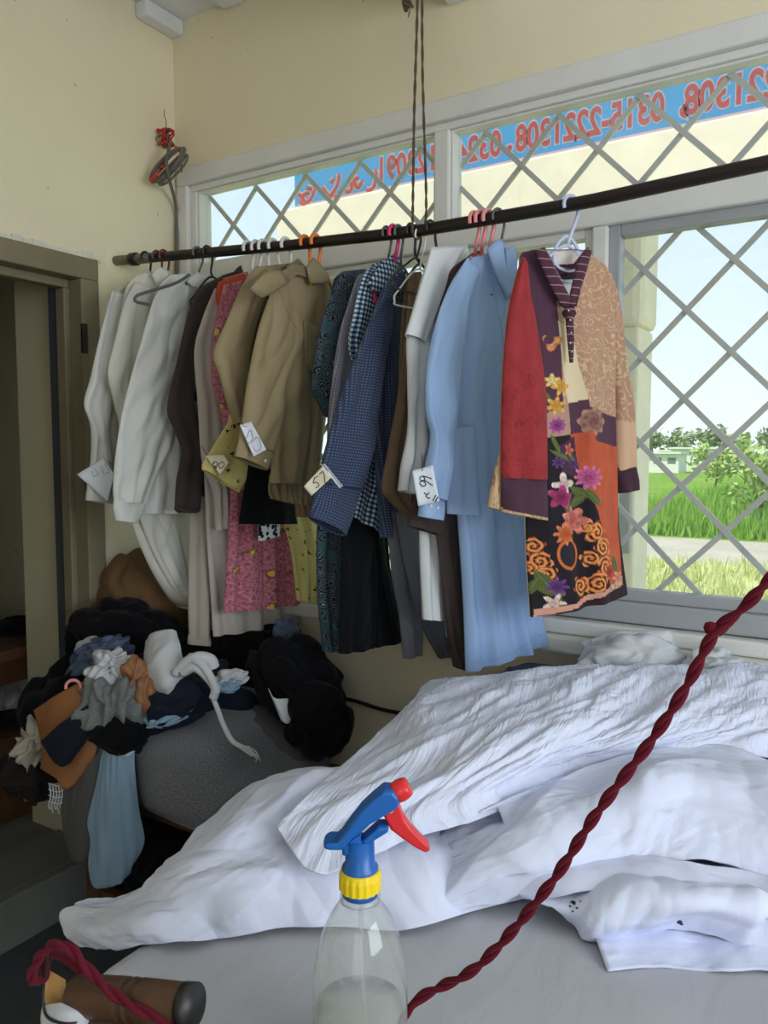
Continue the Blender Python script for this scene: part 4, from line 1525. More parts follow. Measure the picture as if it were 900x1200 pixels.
    lay([(140, 1160), (235, 1136), (300, 1105), (350, 1086), (352, 1096), (300, 1122), (232, 1152), (140, 1182)], c8(206, 150, 130))
    # neck: inside of back seen through the V
    inner = np.tile(c8(222, 214, 208), (n, 1))
    return col, inner


M['f_tunic'] = None
n_ = NT('printed_tunic')
at = n_.n('ShaderNodeAttribute')
at.attribute_name = 'print'
uvn = n_.uv()
bb = n_.bump(n_.noise(n_.scale(uvn, (1, .4, 1)), 24, 3, .5, .5).outputs[0], .2, .006)
M['f_tunic'] = n_.fin(at.outputs['Color'], .8, n_.bump(n_.noise(uvn, 700, 1).outputs[0], .1, .001, bb), spec=.2, sheen=.05)
g = Garment('tunic', 'patchwork floral tunic in plum, rust and tan with a V neck, rightmost on the rail', 'clothing', 1.49, 30)
NECK = [(636, 293), (650, 285), (672, 285), (686, 296), (676, 330), (668, 360), (663, 352), (648, 318)]
b = g.loft('body', [(622, 293), (609, 303), (612, 360), (618, 440), (616, 540), (617, 640), (622, 723)], [(688, 293), (718, 326), (721, 400), (721, 485), (724, 600), (729, 650), (735, 696)], 'f_tunic', 0, .028, .013, 2.4, .62, nu=190, nv=330, wr=.004,
           colf=tunic_print, cut=lambda x, y: inpoly(x, y, NECK))


def sleeve_l(x, y):
    col = np.tile(c8(150, 48, 52), (len(x), 1))
    k = pn(x * .08, y * .05, 2)
    col *= (1 + .3 * k)[:, None]
    m = (y > 420) & (np.abs(scroll(x, y, .05, .12)) < .18)
    col[m] *= .72
    return col, np.tile(c8(196, 160, 120), (len(x), 1))


def sleeve_r(x, y):
    col = np.tile(c8(176, 136, 112), (len(x), 1))
    col[np.abs(scroll(x, y, .055, .14)) < .28] = c8(206, 176, 146)
    col[y > 493 - (x - 720) * -.1] = c8(204, 168, 138)
    return col, np.tile(c8(196, 160, 120), (len(x), 1))


sl1 = g.loft('sleeve', [(612, 301), (602, 335), (594, 377), (589, 440), (587, 500), (587, 560)], [(618, 312), (622, 345), (628, 375), (638, 442), (641, 510), (641, 562)], 'f_tunic', .05, .018, .005, 1.5, .2, nu=60, nv=120, colf=sleeve_l)
pl = lambda c: (lambda x, y: (np.tile(c, (len(x), 1)), np.tile(c8(196, 160, 120), (len(x), 1))))
g.loft('cuff_band', [(587, 556), (587, 596)], [(641, 556), (641.5, 607)], 'f_tunic', .052, .020, .003, 1.5, .2, sm=False, nv=14, colf=pl(c8(74, 46, 62)))


def lining(x, y):
    col = np.tile(c8(204, 174, 136), (len(x), 1))
    col[np.abs(scroll(x, y, .12, .3)) < .35] = c8(150, 110, 80)
    return col, col.copy()


g.loft('cuff_trim', [(586, 594), (588, 600)], [(641.5, 604), (641, 610)], 'f_tunic', .052, .021, .003, 1.5, .2, sm=False, nv=6, colf=lining)
g.loft('sleeve_lining', [(586, 530), (578, 560), (572, 594)], [(594, 530), (594, 565), (592, 600)], 'f_tunic', .035, .010, .002, 1, nv=20, nu=24, colf=lining)
g.loft('sleeve', [(712, 322), (717, 380), (719, 450), (721, 520), (723, 552)], [(719, 328), (728, 365), (735, 430), (742, 495), (745, 545)], 'f_tunic', -.005, .016, .004, 1.2, .2, nu=36, nv=100, colf=sleeve_r)
g.loft('cuff_band', [(722, 548), (724, 578)], [(745, 541), (747.5, 573)], 'f_tunic', -.004, .018, .003, 1.2, .2, sm=False, nv=12, colf=pl(c8(66, 40, 54)))
# neckband: plum strip around the V with fine cross stripes
def uv_y(n, uv):
    m = n.n('ShaderNodeSeparateXYZ')
    n.l(uv, m.inputs[0])
    return m.outputs[1]


M['f_plum'] = fabric('plum_neckband', (0, 0, 0), lambda n, uv: n.mix(n.math('GREATER_THAN', n.math('FRACT', n.math('MULTIPLY', uv_y(n, uv), 60.0)), .9), lin((80, 48, 64)), lin((170, 140, 136))), wrinkle=.1)
g.patch('neckband', [(626, 294), (637, 290), (644, 303), (654, 325), (669, 352), (664, 362), (657, 358), (645, 335), (636, 315)], 'f_plum', .034, .006, .006)
g.patch('neckband', [(678, 302), (688, 290), (692, 296), (686, 318), (678, 340), (671, 364), (666, 358), (669, 340)], 'f_plum', .034, .006, .006)
g.patch('neckband_back', [(650, 312), (664, 317), (680, 310), (688, 292), (692, 294), (684, 318), (664, 325), (650, 320)], 'f_plum', -.012, .006, .003)
g.patch('size_label', [(657, 323), (673, 322), (673, 327), (658, 328)], 'label_dark', -.008, .002, .001)
tb = bvh(b)
# knot and hanging tie with little beads
kc = g.P(667, 367, .045)
v, f = lathe_vf([(0.001, -.014), (.011, -.009), (.015, 0), (.012, .008), (.004, .012), (0.001, .012)], kc, 16)
mk('tie_knot', np.array(v), f, 'f_plum', g.root, np.array(v)[:, [0, 2]])
g.patch('tie_tail', [(663, 372), (671, 372), (672, 400), (671, 425), (668, 425), (665, 400)], 'f_plum', .04, .004, .004)
for (a_, b_) in [(666, 364), (668, 375), (669, 390), (668, 402), (670, 412)]:
    w = g.P(a_, b_, .055)
    v, f = lathe_vf([(.0005, -.003), (.0025, -.002), (.003, 0), (.0025, .002), (.0005, .003)], w, 8)
    mk('bead', v, f, 'chrome', g.root)

# ================================================================== HANGERS
def railx(px, py=None):
    # x on the rail under photo column px
    best = None
    for x in np.linspace(0.05, 2.2, 431):
        p = np.array([x, RY, rz(x)]) - CP
        q = 450 + F * (p @ RT) / (p @ FW)
        if best is None or abs(q - px) < best[0]:
            best = (abs(q - px), x)
    return best[1]


XG = {171: .158, 184: .222, 193: .231, 232: .315, 243: .405, 291: .545, 300: .55, 308: .635, 320: .695, 336: .705, 358: .768, 370: .778, 453: .92, 461: .965, 468: 1.02, 481: 1.075,
      506: 1.16, 555: 1.163, 563: 1.21, 572: 1.22, 584: 1.275}
for px, th, mat, lb in [
    (171, 0, 'pl_black', 'leftmost black hanger, holding the leftmost white kameez'),
    (184, 0, 'pl_brown', 'brown hanger with a thin hook, second from the left end of the rail'),
    (193, 0, 'pl_maroon', 'maroon hanger among the white kameez'),
    (232, 0, 'pl_grey', 'dark grey hanger of the large white kameez, its arm sticking out'),
    (243, 0, 'pl_black', 'black hanger holding the charcoal jacket'),
    (291, 0, 'pl_white', 'leftmost of the white hangers behind the khaki shirts'),
    (300, 0, 'pl_white', 'second white hanger behind the khaki shirts'),
    (308, 0, 'pl_white', 'third white hanger behind the khaki shirts'),
    (320, 0, 'pl_white', 'fourth white hanger, a little apart from the three on its left'),
    (336, 0, 'pl_white', 'rightmost white hanger, next to the orange pair'),
    (358, 0, 'pl_orange', 'left one of the two orange hangers'),
    (370, 0, 'pl_orange', 'right one of the two orange hangers, in the khaki collar'),
    (453, 2, 'pl_grey', 'grey hanger just left of the hot pink hook'),
    (461, 2, 'pl_hot', 'hot pink hanger above the navy checked shirt'),
    (468, 2, 'pl_grey', 'grey hanger just right of the hot pink hook'),
    (481, 3, 'pl_black', 'black hanger left of the hanging twine'),
    (506, 6, 'pl_black', 'thick black hanger right of the hanging twine'),
    (555, 8, 'pl_pink', 'leftmost of the three pale pink hangers'),
    (563, 10, 'pl_pink', 'middle one of the three pale pink hangers'),
    (572, 12, 'pl_pink', 'rightmost of the three pale pink hangers'),
    (584, 20, 'pl_grey', 'grey hanger holding the sky blue kameez'),
]:
    rx_ = railx(px)
    hanger(rx_, th, M[mat], lb, r=.0034 if mat in ('pl_black', 'pl_grey', 'pl_brown', 'pl_maroon') else .0048, xg=XG[px], w=.18, drop=.085, uc=.02 if px < 250 else (.05 if px < 400 else .06))
hanger(railx(670), 30, M['pl_lilac'], 'pale lilac plastic hanger holding the floral tunic', r=.0042, loop=True, w=.15, xg=1.478, nz=.085, drop=.06)
# bare wire and plastic hangers bunched left of the pale white shirt
hanger(railx(488), 4, M['pl_black'], 'empty black wire hanger tilted beside the twine', r=.0028, w=.20, hz=-.004, drop=.07, nz=.06)
hanger(railx(492), 12, M['pl_white'], 'empty thin white wire hanger beside the pale white shirt', r=.0024, w=.18, hz=-.012, drop=.08, nz=.08)
# arm of the grey hanger left of the big white kameez
o = [ob for ob in bpy.data.objects if ob.get('label', '').startswith('dark grey hanger')][0]
gq = Garment.__new__(Garment)
gq.O = np.array([railx(232), RY, rz(railx(232))])
gq.n = np.array([1.0, 0, 0])
tube('outer_arm', spline([gq.P(*p_, .05) for p_ in [(222, 322), (205, 332), (170, 343), (160, 347), (159, 353), (174, 357)]], 40), .0042, 'pl_grey', o, 8)

# ================================================================== PAPER TAGS
def laundry_tag(label, corners, depth, mat, strokes, inkm, r=.0009, curl=.004, string=None):
    c = np.asarray(corners, float)
    nu, nv = 9, 9
    P = []
    for j in range(nv):
        for i in range(nu):
            s_, t_ = i / (nu - 1), j / (nv - 1)
            q = (c[0] * (1 - s_) + c[1] * s_) * (1 - t_) + (c[3] * (1 - s_) + c[2] * s_) * t_
            P.append(atD(q[0], q[1], depth + curl * math.sin(3.0 * s_ + 1.1 * t_)))
    root = empty('laundry_tag', np.mean(P, 0), label, 'tag', 'paper laundry tags')
    o = mk('paper', P, grid_faces(nu, nv), mat, root, solid=.0007)
    tree_ = BVHTree.FromPolygons([tuple(p_) for p_ in P], grid_faces(nu, nv))
    for st in strokes:
        w = [hit(tree_, x, y, .0008) for x, y in (spline(st, 22) if len(st) > 2 else spline(st, 8))]
        w = [a for a in w if a is not None]
        if len(w) > 3:
            tube('pen_stroke', w, r, inkm, root, 5)
    if string:
        tube('string', spline([atD(x, y, depth + dz) for x, y, dz in string], 14), .0009, 'twine', root, 5)
    return root


def tag_depth(px, py, fallback):
    w = hit(GTREE, px, py, 0.0)
    return float((w - CP) @ FW) if w is not None else fallback


GTREE = bvh(*[o_ for o_ in bpy.data.objects if o_.type == 'MESH' and o_.parent is not None and o_.parent.get('category') == 'clothing' and o_.name in ALLV])


def dep(p):
    return float((np.asarray(p) - CP) @ FW)


d = min(tag_depth(x_, y_, 9) for x_ in (104, 112, 120) for y_ in (553, 565, 577))
laundry_tag('blank looking white paper tag on the leftmost white kameez', [(90, 556), (121, 537), (134, 556), (126, 588)], d - .010, 'paper',
            [[(110, 548), (115, 556), (110, 558), (107, 552)], [(118, 546), (122, 556)], [(122, 543), (128, 552), (124, 555)]], 'ink_grey', .0007, string=[(128, 540, 0), (131, 545, .02)])
d = min(tag_depth(x_, y_, 9) for x_ in (244, 252, 260) for y_ in (533, 545, 557))
laundry_tag('cream tag numbered 80 pinned on the yellow floral sleeve', [(240, 534), (262, 533), (268, 542), (258, 556)], d - .010, 'paper_cream',
            [[(251, 543), (248, 546), (252, 547), (255, 543), (251, 541), (249, 545)], [(252, 546), (249, 549), (252, 551), (254, 547)], [(260, 541), (256, 545), (259, 549), (263, 544), (260, 541)]], 'ink', .0011, string=[(236, 522, .02), (244, 538, 0)])
d = min(tag_depth(x_, y_, 9) for x_ in (288, 296, 304) for y_ in (503, 515, 527))
laundry_tag('white oval tag with a blue scribble on the khaki cuff', [(281, 498), (294, 494), (312, 527), (297, 535)], d - .010, 'paper',
            [[(288, 516), (293, 504), (296, 514), (291, 520)], [(294, 520), (302, 512), (306, 524), (300, 529), (296, 522)], [(284, 499), (290, 500)]], 'ink_blue', .0006, string=[(279, 484, .0), (282, 492, 0), (285, 498, 0)])
d = min(tag_depth(x_, y_, 9) for x_ in (372, 380, 388) for y_ in (550, 562, 574))
laundry_tag('cream tag reading 57 on the cuff of the navy dotted shirt', [(356, 570), (378, 546), (389, 559), (365, 581)], d - .010, 'paper_cream',
            [[(369, 560), (367, 566), (371, 565), (374, 569), (370, 572)], [(368, 560), (373, 558)], [(374, 556), (379, 553), (381, 566)]], 'ink', .0010, string=[(370, 541, 0), (376, 542, 0), (384, 552, 0)])
laundry_tag('blank folded paper strip behind the tag reading 57', [(376, 544), (381, 544), (402, 570), (398, 572)], d - .006, 'paper', [], 'ink')
d = min(tag_depth(x_, y_, 9) for x_ in (492, 500, 508) for y_ in (558, 570, 582))
laundry_tag('white tag reading 66 with smudged letters on the blue cuff', [(483, 552), (507, 545), (515, 587), (490, 593)], d - .010, 'paper',
            [[(506, 561), (496, 558), (492, 560), (494, 564), (498, 562), (496, 558)], [(507, 569), (497, 563), (492, 566), (495, 570), (499, 568), (497, 564)],
             [(497, 577), (500, 580), (503, 577)], [(499, 581), (502, 584), (504, 583)], [(507, 587), (511, 580)], [(510, 588), (514, 581)]], 'ink', .0012, string=[(494, 532, .01), (495, 545, 0), (495, 552, 0)])

# ================================================================== CABLE COIL IN THE CORNER
cc = empty('cable_coil', (.05, -.06, 2.4), 'coil of grey cable bound with red tape in the wall corner', 'cable')
ca, cb = np.array(onX(184, 211, .06)), np.array(onX(214, 180, .16))
ax = (cb - ca)
for k in range(6):
    o1 = np.array([.008 * math.sin(k * 2.1), .010 * math.cos(k * 1.7), .010 * math.sin(k * 1.3)])
    side = np.cross(ax, np.array([.5, -.8, 0]))
    side /= np.linalg.norm(side)
    wv = .010 + .004 * (k % 3)
    e = ax / np.linalg.norm(ax) * .006 * (k % 3)
    pts = [ca - e, ca + ax * .2 + side * wv, ca + ax * .8 + side * wv, cb + e, ca + ax * .8 - side * wv, ca + ax * .2 - side * wv]
    tube('cable_loop', spline([q + o1 for q in pts], 44, True), .0042, 'grey_wire', cc, 7, True)
m1 = ca + ax * .22
tube('tape_band', spline([m1 + np.array([.02 * math.cos(t), -.02 + .02 * math.sin(t), .026 * math.sin(t * 1.0 + .5)]) for t in np.linspace(0, 5.6, 9)], 30), .0055, 'red_tape', cc, 8)
kp = np.array(onX(194, 161, .03))
tube('wire_nest', spline([kp + np.array([.022 * math.cos(t * 2.3), .022 * math.sin(t * 1.7), .026 * math.sin(t * 1.1)]) for t in range(26)], 150), .0028, 'red_tape', cc, 6)
tube('wire_nest', spline([kp + np.array([.022 * math.cos(t * 1.9 + 1), .02 * math.sin(t * 2.7), .028 * math.cos(t * 1.3)]) for t in range(18)], 100), .0022, 'grey_wire', cc, 6)
tube('red_lead', spline([kp, np.array(onX(203, 170, .08)), np.array(onX(211, 178, .13)), np.array(onX(213, 202, .13))], 20), .003, 'red_tape', cc, 6)
tube('drop_cable', spline([np.array(onX(200, 165, .06)), ca + ax * .4 + (.02, -.02, 0), np.array([.022, -.022, 2.33]), np.array([.02, -.02, 2.2]), np.array([.016, -.022, 1.9]), np.array([.016, -.022, 1.0])], 50), .0055, 'grey_wire', cc, 7)
tube('thin_wire', spline([kp + (0, 0, .0), kp + (.004, .0, .05), kp + (-.004, 0, .07), kp + (-.003, 0, .09)], 16), .0012, 'black_wire', cc, 5)


# ================================================================== CLOTH NETS (draped sheets) AND BUNDLES
def cr_rows(R, n):
    """Catmull-Rom resample a list of equally long rows (arrays m x 3)"""
    R = np.asarray(R, float)
    return np.stack([spline(R[:, k], n) for k in range(R.shape[1])], 1)


def net(name, rows, mat, parent=None, mode='z', nu=70, nv=50, wr=(), solid=.003, seed=0.0, clampz=None, lift=0.0, ext=False):
    conv = {'z': onZ, 'd': atD, 'x': onX, 'y': onY}[mode]
    G = [np.array([conv(*p_) for p_ in r]) for r in rows]
    if ext:      # the cloth runs on to the right and settles on the table
        G = [np.vstack([g_, g_[-1] + [.16, -.02, (TZ + .012 - g_[-1][2]) * .3], g_[-1] + [.34, -.03, (TZ + .012 - g_[-1][2]) * .8], g_[-1] + [.46, -.02, TZ + .010 - g_[-1][2]]]) for g_ in G]
    G = [spline(r, nu) for r in G]
    P = cr_rows(G, nv)                         # nv x nu x 3
    du = np.gradient(P, axis=1)
    dv = np.gradient(P, axis=0)
    N = np.cross(du, dv)
    N /= np.linalg.norm(N, axis=2)[..., None] + 1e-9
    view = CP - P
    sg = np.sign((N * view).sum(2).mean())
    N *= sg
    U = np.cumsum(np.r_[0, np.linalg.norm(np.diff(P[nv // 2], axis=0), axis=1)])[None, :].repeat(nv, 0)
    Vv = np.cumsum(np.r_[0, np.linalg.norm(np.diff(P[:, nu // 2], axis=0), axis=1)])[:, None].repeat(nu, 1)
    D = np.zeros((nv, nu)) + lift
    for (amp, su, sv, ang, kind) in wr:
        a = U * math.cos(ang) + Vv * math.sin(ang)
        b_ = -U * math.sin(ang) + Vv * math.cos(ang)
        wob = .25 * pn(a * 3, b_ * 3, seed + 5)
        if kind == 'r':
            D += amp * (ridge(a * su + wob, b_ * sv, seed + amp * 100) - .45)
        elif kind == 'c':
            for oc in (1, 2.1, 4.3):
                D += amp / oc * (np.abs(pn(a * su * oc + wob * oc, b_ * sv * oc, seed + oc)) * 2.4 - .6)
        elif kind == 's':
            D += amp * np.abs(pn(a * su + wob, b_ * sv, seed + 1)) * 2
        else:
            D += amp * pn(a * su + wob, b_ * sv, seed + 2)
    D *= np.clip(np.minimum(U, U.max() - U) / .12, .15, 1) ** .5
    P = P + N * D[..., None]
    P[..., 1] = np.minimum(P[..., 1], -.022)
    if clampz is not None:
        P[..., 2] = np.maximum(P[..., 2], clampz)
    o = mk(name, P.reshape(-1, 3), grid_faces(nu, nv), mat, parent, np.c_[U.ravel(), Vv.ravel()], solid=solid)
    return o


_ico = None


def bundle(name, px, py, d, rx, ry, rd, mat, label=None, cat='clothing', rot=0.0, amp=.25, fs=3.0, seed=1.0, parent=None, group=None, flat=.0, zmin=None):
    """crumpled bundle of cloth; radii rx, ry in photo pixels, rd in metres along the view"""
    global _ico
    if _ico is None:
        bm = bmesh.new()
        bmesh.ops.create_icosphere(bm, subdivisions=5, radius=1)
        _ico = (np.array([v_.co[:] for v_ in bm.verts]), [tuple(v_.index for v_ in f_.verts) for f_ in bm.faces])
        bm.free()
    v, f = _ico
    rsd = np.random.RandomState(int(seed * 10))
    d1, d2 = rsd.normal(size=(2, 3))
    d1 /= np.linalg.norm(d1)
    d2 /= np.linalg.norm(d2)
    wp = pn(v[:, 0] * 1.1 + seed, v[:, 1] * 1.1, v[:, 2] * 1.1 - seed)
    wq = pn(v[:, 0] * 1.7 - seed, v[:, 1] * 1.7, v[:, 2] * 1.7 + seed)
    n1 = np.sin(fs * 1.5 * (v @ d1) + 7 * wp)
    n2 = np.sin(fs * 3.0 * (v @ d2) + 6 * wq + 2 * n1)
    n3 = pn(v[:, 0] * 1.3 + seed, v[:, 1] * 1.3, v[:, 2] * 1.3 + seed * 2)
    n4 = pn(v[:, 0] * 6 + seed, v[:, 1] * 6, v[:, 2] * 6)
    k = 1 + amp * (.32 * np.sign(n1) * np.abs(n1) ** .7 + .22 * np.sign(n2) * np.abs(n2) ** .7 + .9 * n3 + .14 * n4)
    q = v * k[:, None]
    hz = np.array([FW[0], FW[1], 0]) / math.hypot(FW[0], FW[1])
    c = atD(px, py, d)
    s = d / F
    a = q[:, 0] * rx * s
    b_ = q[:, 2] * ry * s
    ar = a * math.cos(rot) - b_ * math.sin(rot)
    br = a * math.sin(rot) + b_ * math.cos(rot)
    P = c + ar[:, None] * RT + br[:, None] * np.array([0, 0, 1.0]) + (q[:, 1] * rd)[:, None] * hz
    if zmin is not None:
        P[:, 2] = np.maximum(P[:, 2], zmin + .004 * n2)
    P[:, 0] = np.maximum(P[:, 0], .012) if c[0] > 0 else P[:, 0]
    P[:, 1] = np.minimum(P[:, 1], -.015)
    o = mk(name, P, f, mat, parent, np.c_[ar * 1.0, br * 1.0])
    if label:
        tag(o, label, cat, group)
    return o


M['c_black'] = fabric('heap_black', (16, 16, 19), wrinkle=.5, spec=.08)
M['c_navy'] = fabric('heap_navy', (28, 32, 46), wrinkle=.4, spec=.1)
M['c_denim'] = fabric('heap_denim', (84, 96, 122), wrinkle=.5)
M['c_white'] = fabric('heap_white', (196, 198, 202), wrinkle=.4, var=.04)
M['c_greydk'] = fabric('heap_dark_grey', (86, 84, 86), wrinkle=.4)
M['c_brown'] = fabric('heap_brown', (108, 82, 56), wrinkle=.3)
M['c_ltblue'] = fabric('heap_light_blue', (134, 160, 184), wrinkle=.3)
M['c_tan'] = fabric('heap_tan', (140, 94, 60), rough=.5, wrinkle=.35, spec=.4)
M['c_grey'] = fabric('heap_grey_knit', (0, 0, 0), lambda n, uv: n.mix(n.noise(n.scale(uv, (1, 6, 1)), 90, 2).outputs[0], lin((82, 86, 86)), lin((140, 144, 142))), wrinkle=.4)
M['c_mint'] = fabric('heap_grey_green', (104, 114, 112), wrinkle=.3)
M['c_cream'] = fabric('heap_cream', (172, 164, 150), wrinkle=.5)
M['c_print'] = fabric('dark_print', (0, 0, 0), lambda n, uv: n.mix(n.math('LESS_THAN', n.vor(uv, 26).outputs['Distance'], .16), lin((36, 31, 29)), lin((150, 142, 120))), wrinkle=.4)
n_ = NT('grey_terry_towel')
uvn = n_.uv()
nz = n_.noise(uvn, 260, 3, .7)
cl = n_.ramp(nz.outputs[0], [(.35, lin((88, 88, 95))), (.65, lin((144, 144, 152)))])
M['towel'] = n_.fin(cl, .98, n_.bump(n_.noise(uvn, 420, 3, .7).outputs[0], .9, .004), spec=.05, sheen=.2)

# ---- bench with legs
BZ = .585
bench = empty('wooden_bench', (.42, -.4, FL), 'low brown wooden bench under the heap of laundry', 'bench')
for k in range(4):
    y0_ = -.595 + k * .118
    boxes('plank', [((.09, y0_, BZ - .03), (.78, y0_ + .113, BZ))], 'wood', bench, .004)
for (x, y) in ((.20, -.585), (.72, -.585), (.12, -.18), (.72, -.18)):
    boxes('leg', [((x, y, FL), (x + .05, y + .05, BZ - .03))], 'wood', bench, .004)
boxes('apron', [((.25, -.56, BZ - .07), (.72, -.54, BZ - .03))], 'wood', bench, .003)
boxes('stretcher', [((.25, -.57, FL + .12), (.72, -.54, FL + .17))], 'wood', bench, .003)

# ---- heap, back to front
PG = 'clothes heaped on the bench'
bundle('brown_garment', 172, 704, 2.50, 54, 64, .10, 'c_brown', 'brown cloth bundle at the back of the heap, against the door jamb', rot=-.25, amp=.16, seed=2.1, group=PG)
bundle('black_garment', 150, 748, 2.36, 66, 44, .12, 'c_black', 'black cloth bundle in front of the brown one, top left of the heap', rot=-.15, amp=.3, seed=3.3, group=PG)
bundle('black_garment', 280, 806, 2.42, 120, 72, .14, 'c_black', 'large black garment spread across the top of the heap', rot=-.12, amp=.25, seed=4.7, group=PG)
bundle('black_trousers', 345, 800, 2.16, 44, 62, .09, 'c_black', 'black trousers sliding down the right side of the heap', rot=.75, amp=.3, seed=5.2, group=PG)
bundle('black_trousers', 372, 840, 2.10, 38, 46, .08, 'c_black', 'rounded black trouser end drooping at the right of the towel', rot=.2, amp=.22, seed=6.4, group=PG)
bundle('navy_garment', 190, 850, 2.22, 110, 80, .2, 'c_navy', 'dark navy garment showing behind the grey knit top', amp=.25, seed=7.7, group=PG, zmin=BZ + .002)
bundle('navy_garment', 95, 830, 2.24, 62, 60, .14, 'c_black', 'black garment bulging at the left of the heap by the doorway', rot=.3, amp=.3, seed=8.1, group=PG)
bundle('white_cloth', 112, 762, 2.22, 22, 14, .06, 'c_white', 'small white cloth tucked behind the denim sleeve', seed=8.9, group=PG)
bundle('denim_sleeve', 118, 768, 2.18, 36, 20, .07, 'c_denim', 'faded denim sleeve bunched at the top left of the heap', rot=.45, amp=.4, fs=4, seed=9.3, group=PG)
bundle('white_lace_top', 132, 790, 2.05, 25, 25, .06, 'c_white', 'crumpled white lace top above the grey knit', rot=.2, amp=.5, fs=7, seed=10.2, group=PG)
bundle('grey_knit_top', 136, 826, 2.01, 36, 38, .07, 'c_grey', 'crumpled grey melange knit top at the middle of the heap', rot=-.3, amp=.5, fs=6, seed=11.6, group=PG)
bundle('tan_cloth', 168, 806, 2.03, 20, 38, .05, 'c_tan', 'shiny tan brown cloth between the grey knit and the white cloth', rot=.35, amp=.35, fs=4, seed=12.8, group=PG)
bundle('navy_tee', 208, 822, 2.03, 46, 26, .07, 'c_navy', 'dark navy folded tee lying on the grey towel', rot=.35, amp=.3, seed=13.9, group=PG)
bundle('cloth_scrap', 196, 839, 2.0, 28, 9, .05, 'c_ltblue', 'light blue cloth scrap under the navy tee', rot=.2, amp=.3, seed=14.2, group=PG)
bundle('black_band_shirt', 140, 858, 1.99, 36, 24, .06, 'c_black', 'black shirt bundle below the grey knit top', rot=-.2, amp=.2, seed=15.3, group=PG)
bundle('cloth_scrap', 268, 797, 2.06, 20, 10, .03, 'c_white', 'small white scrap with a blue edge on the towel', rot=.25, amp=.5, fs=4, seed=16.1, group=PG)
bundle('cloth_scrap', 268, 804, 2.04, 15, 7, .025, 'c_ltblue', 'pale blue scrap just under the small white scrap', rot=.15, amp=.4, seed=16.9, group=PG)
bundle('blue_check_cloth', 336, 742, 2.30, 16, 16, .03, 'c_denim', 'small blue cloth at the window ledge behind the heap', amp=.4, fs=4, seed=17.2, group=PG)
# grey-green shirt hanging under black bundle
o = net('grey_green_shirt', [[(112, 850, 2.03), (130, 866, 1.99), (160, 868, 1.99), (172, 850, 2.02)], [(108, 880, 2.02), (128, 895, 1.97), (152, 893, 1.97), (162, 870, 2.0)],
                           [(112, 905, 2.02), (126, 912, 1.98), (142, 910, 1.98), (150, 890, 2.0)]], 'c_mint', None, 'd', 40, 30, [(.012, 12, 5, .6, 'r')], seed=3)
tag(o, 'grey green shirt tail hanging under the black bundle', 'clothing', PG)
o = net('white_hem_band', [[(116, 862, 1.985), (132, 876, 1.955), (150, 879, 1.955), (166, 870, 1.97)], [(118, 868, 1.98), (134, 883, 1.95), (150, 886, 1.95), (160, 878, 1.965)]], 'c_white', None, 'd', 24, 8, solid=.004)
tag(o, 'white hem band curving below the black bundle', 'clothing', PG)

# towel
tw_rows = [[(172, 842, .80), (230, 818, .82), (285, 802, .82), (330, 820, .78), (352, 850, .72), (388, 886, .66)],
           [(160, 872, .76), (215, 865, .78), (265, 860, .78), (310, 866, .74), (350, 880, .69), (386, 897, .645)],
           [(152, 905, .68), (200, 910, .70), (250, 912, .70), (296, 908, .69), (340, 902, .665), (384, 905, .63)],
           [(149, 930, .61), (190, 946, .62), (240, 950, .63), (285, 940, .64), (330, 926, .64), (380, 915, .615)],
           [(151, 938, .575), (190, 955, .575), (240, 973, .575), (290, 962, .59), (330, 944, .60), (378, 925, .60)]]
o = net('grey_towel', tw_rows, 'towel', None, 'z', 90, 70, [(.012, 4, 2, .4, 'n'), (.004, 14, 6, .8, 'r')], solid=.008, seed=4)
tag(o, 'dark grey terry towel spread over the front of the heap', 'towel')
M['towel_hem'] = fabric('towel_hem', (128, 120, 116), wrinkle=.2)
tube('hem', spline([onZ(*p_) for p_ in tw_rows[-1]], 50), .0045, 'towel_hem', o, 6)
tube('hem_side', spline([onZ(*r[0]) for r in tw_rows], 40), .004, 'towel_hem', o, 6)
bundle('grey_blanket', 262, 880, 2.2, 105, 60, .16, 'c_greydk', 'dark grey blanket bulging underneath the towel', amp=.12, seed=18.8, group=PG, zmin=BZ + .002)

bundle('dark_bundle', 235, 1010, dep(np.array([.5, -.42, .3])), 80, 62, .13, 'c_black', 'black bundle added to darken the space under the bench', 'bag', amp=.2, seed=30.5, zmin=FL + .004)  # invented filler, put in to make the gap beneath the bench dark
bundle('dark_bundle', 165, 985, dep(np.array([.25, -.35, .35])), 60, 56, .10, 'c_navy', 'dark navy bundle added to darken the gap under the left bench end', 'bag', amp=.2, seed=31.5, zmin=FL + .004)  # second invented filler, stands in for shade at the left end

# white cloth with knotted cord
o = net('white_shalwar', [[(172, 752, 2.10), (182, 742, 2.08), (198, 738, 2.07), (206, 740, 2.08)], [(170, 775, 2.04), (186, 768, 2.01), (202, 766, 2.01), (212, 768, 2.03)],
                        [(176, 802, 2.02), (190, 798, 1.98), (204, 792, 1.98), (220, 782, 2.0)], [(186, 816, 2.03), (198, 812, 1.99), (206, 800, 1.99), (216, 792, 2.0)]], 'c_white', None, 'd', 46, 46, [(.014, 14, 6, .5, 'r'), (.006, 30, 16, 1.1, 'n')], seed=6, solid=.006)
tag(o, 'crumpled white shalwar with a knotted drawstring on top of the heap', 'clothing', PG)
tube('waist_fold', spline([atD(205, 790, 1.975), atD(218, 776, 1.965), atD(232, 770, 1.955), atD(246, 773, 1.955), atD(250, 782, 1.96)], 30), np.linspace(.012, .016, 30), 'c_white', o, 10)
tube('waist_fold', spline([atD(214, 788, 1.97), atD(228, 782, 1.955), atD(240, 790, 1.95), atD(252, 806, 1.95), atD(250, 818, 1.955)], 30), np.linspace(.013, .011, 30), 'c_white', o, 10)
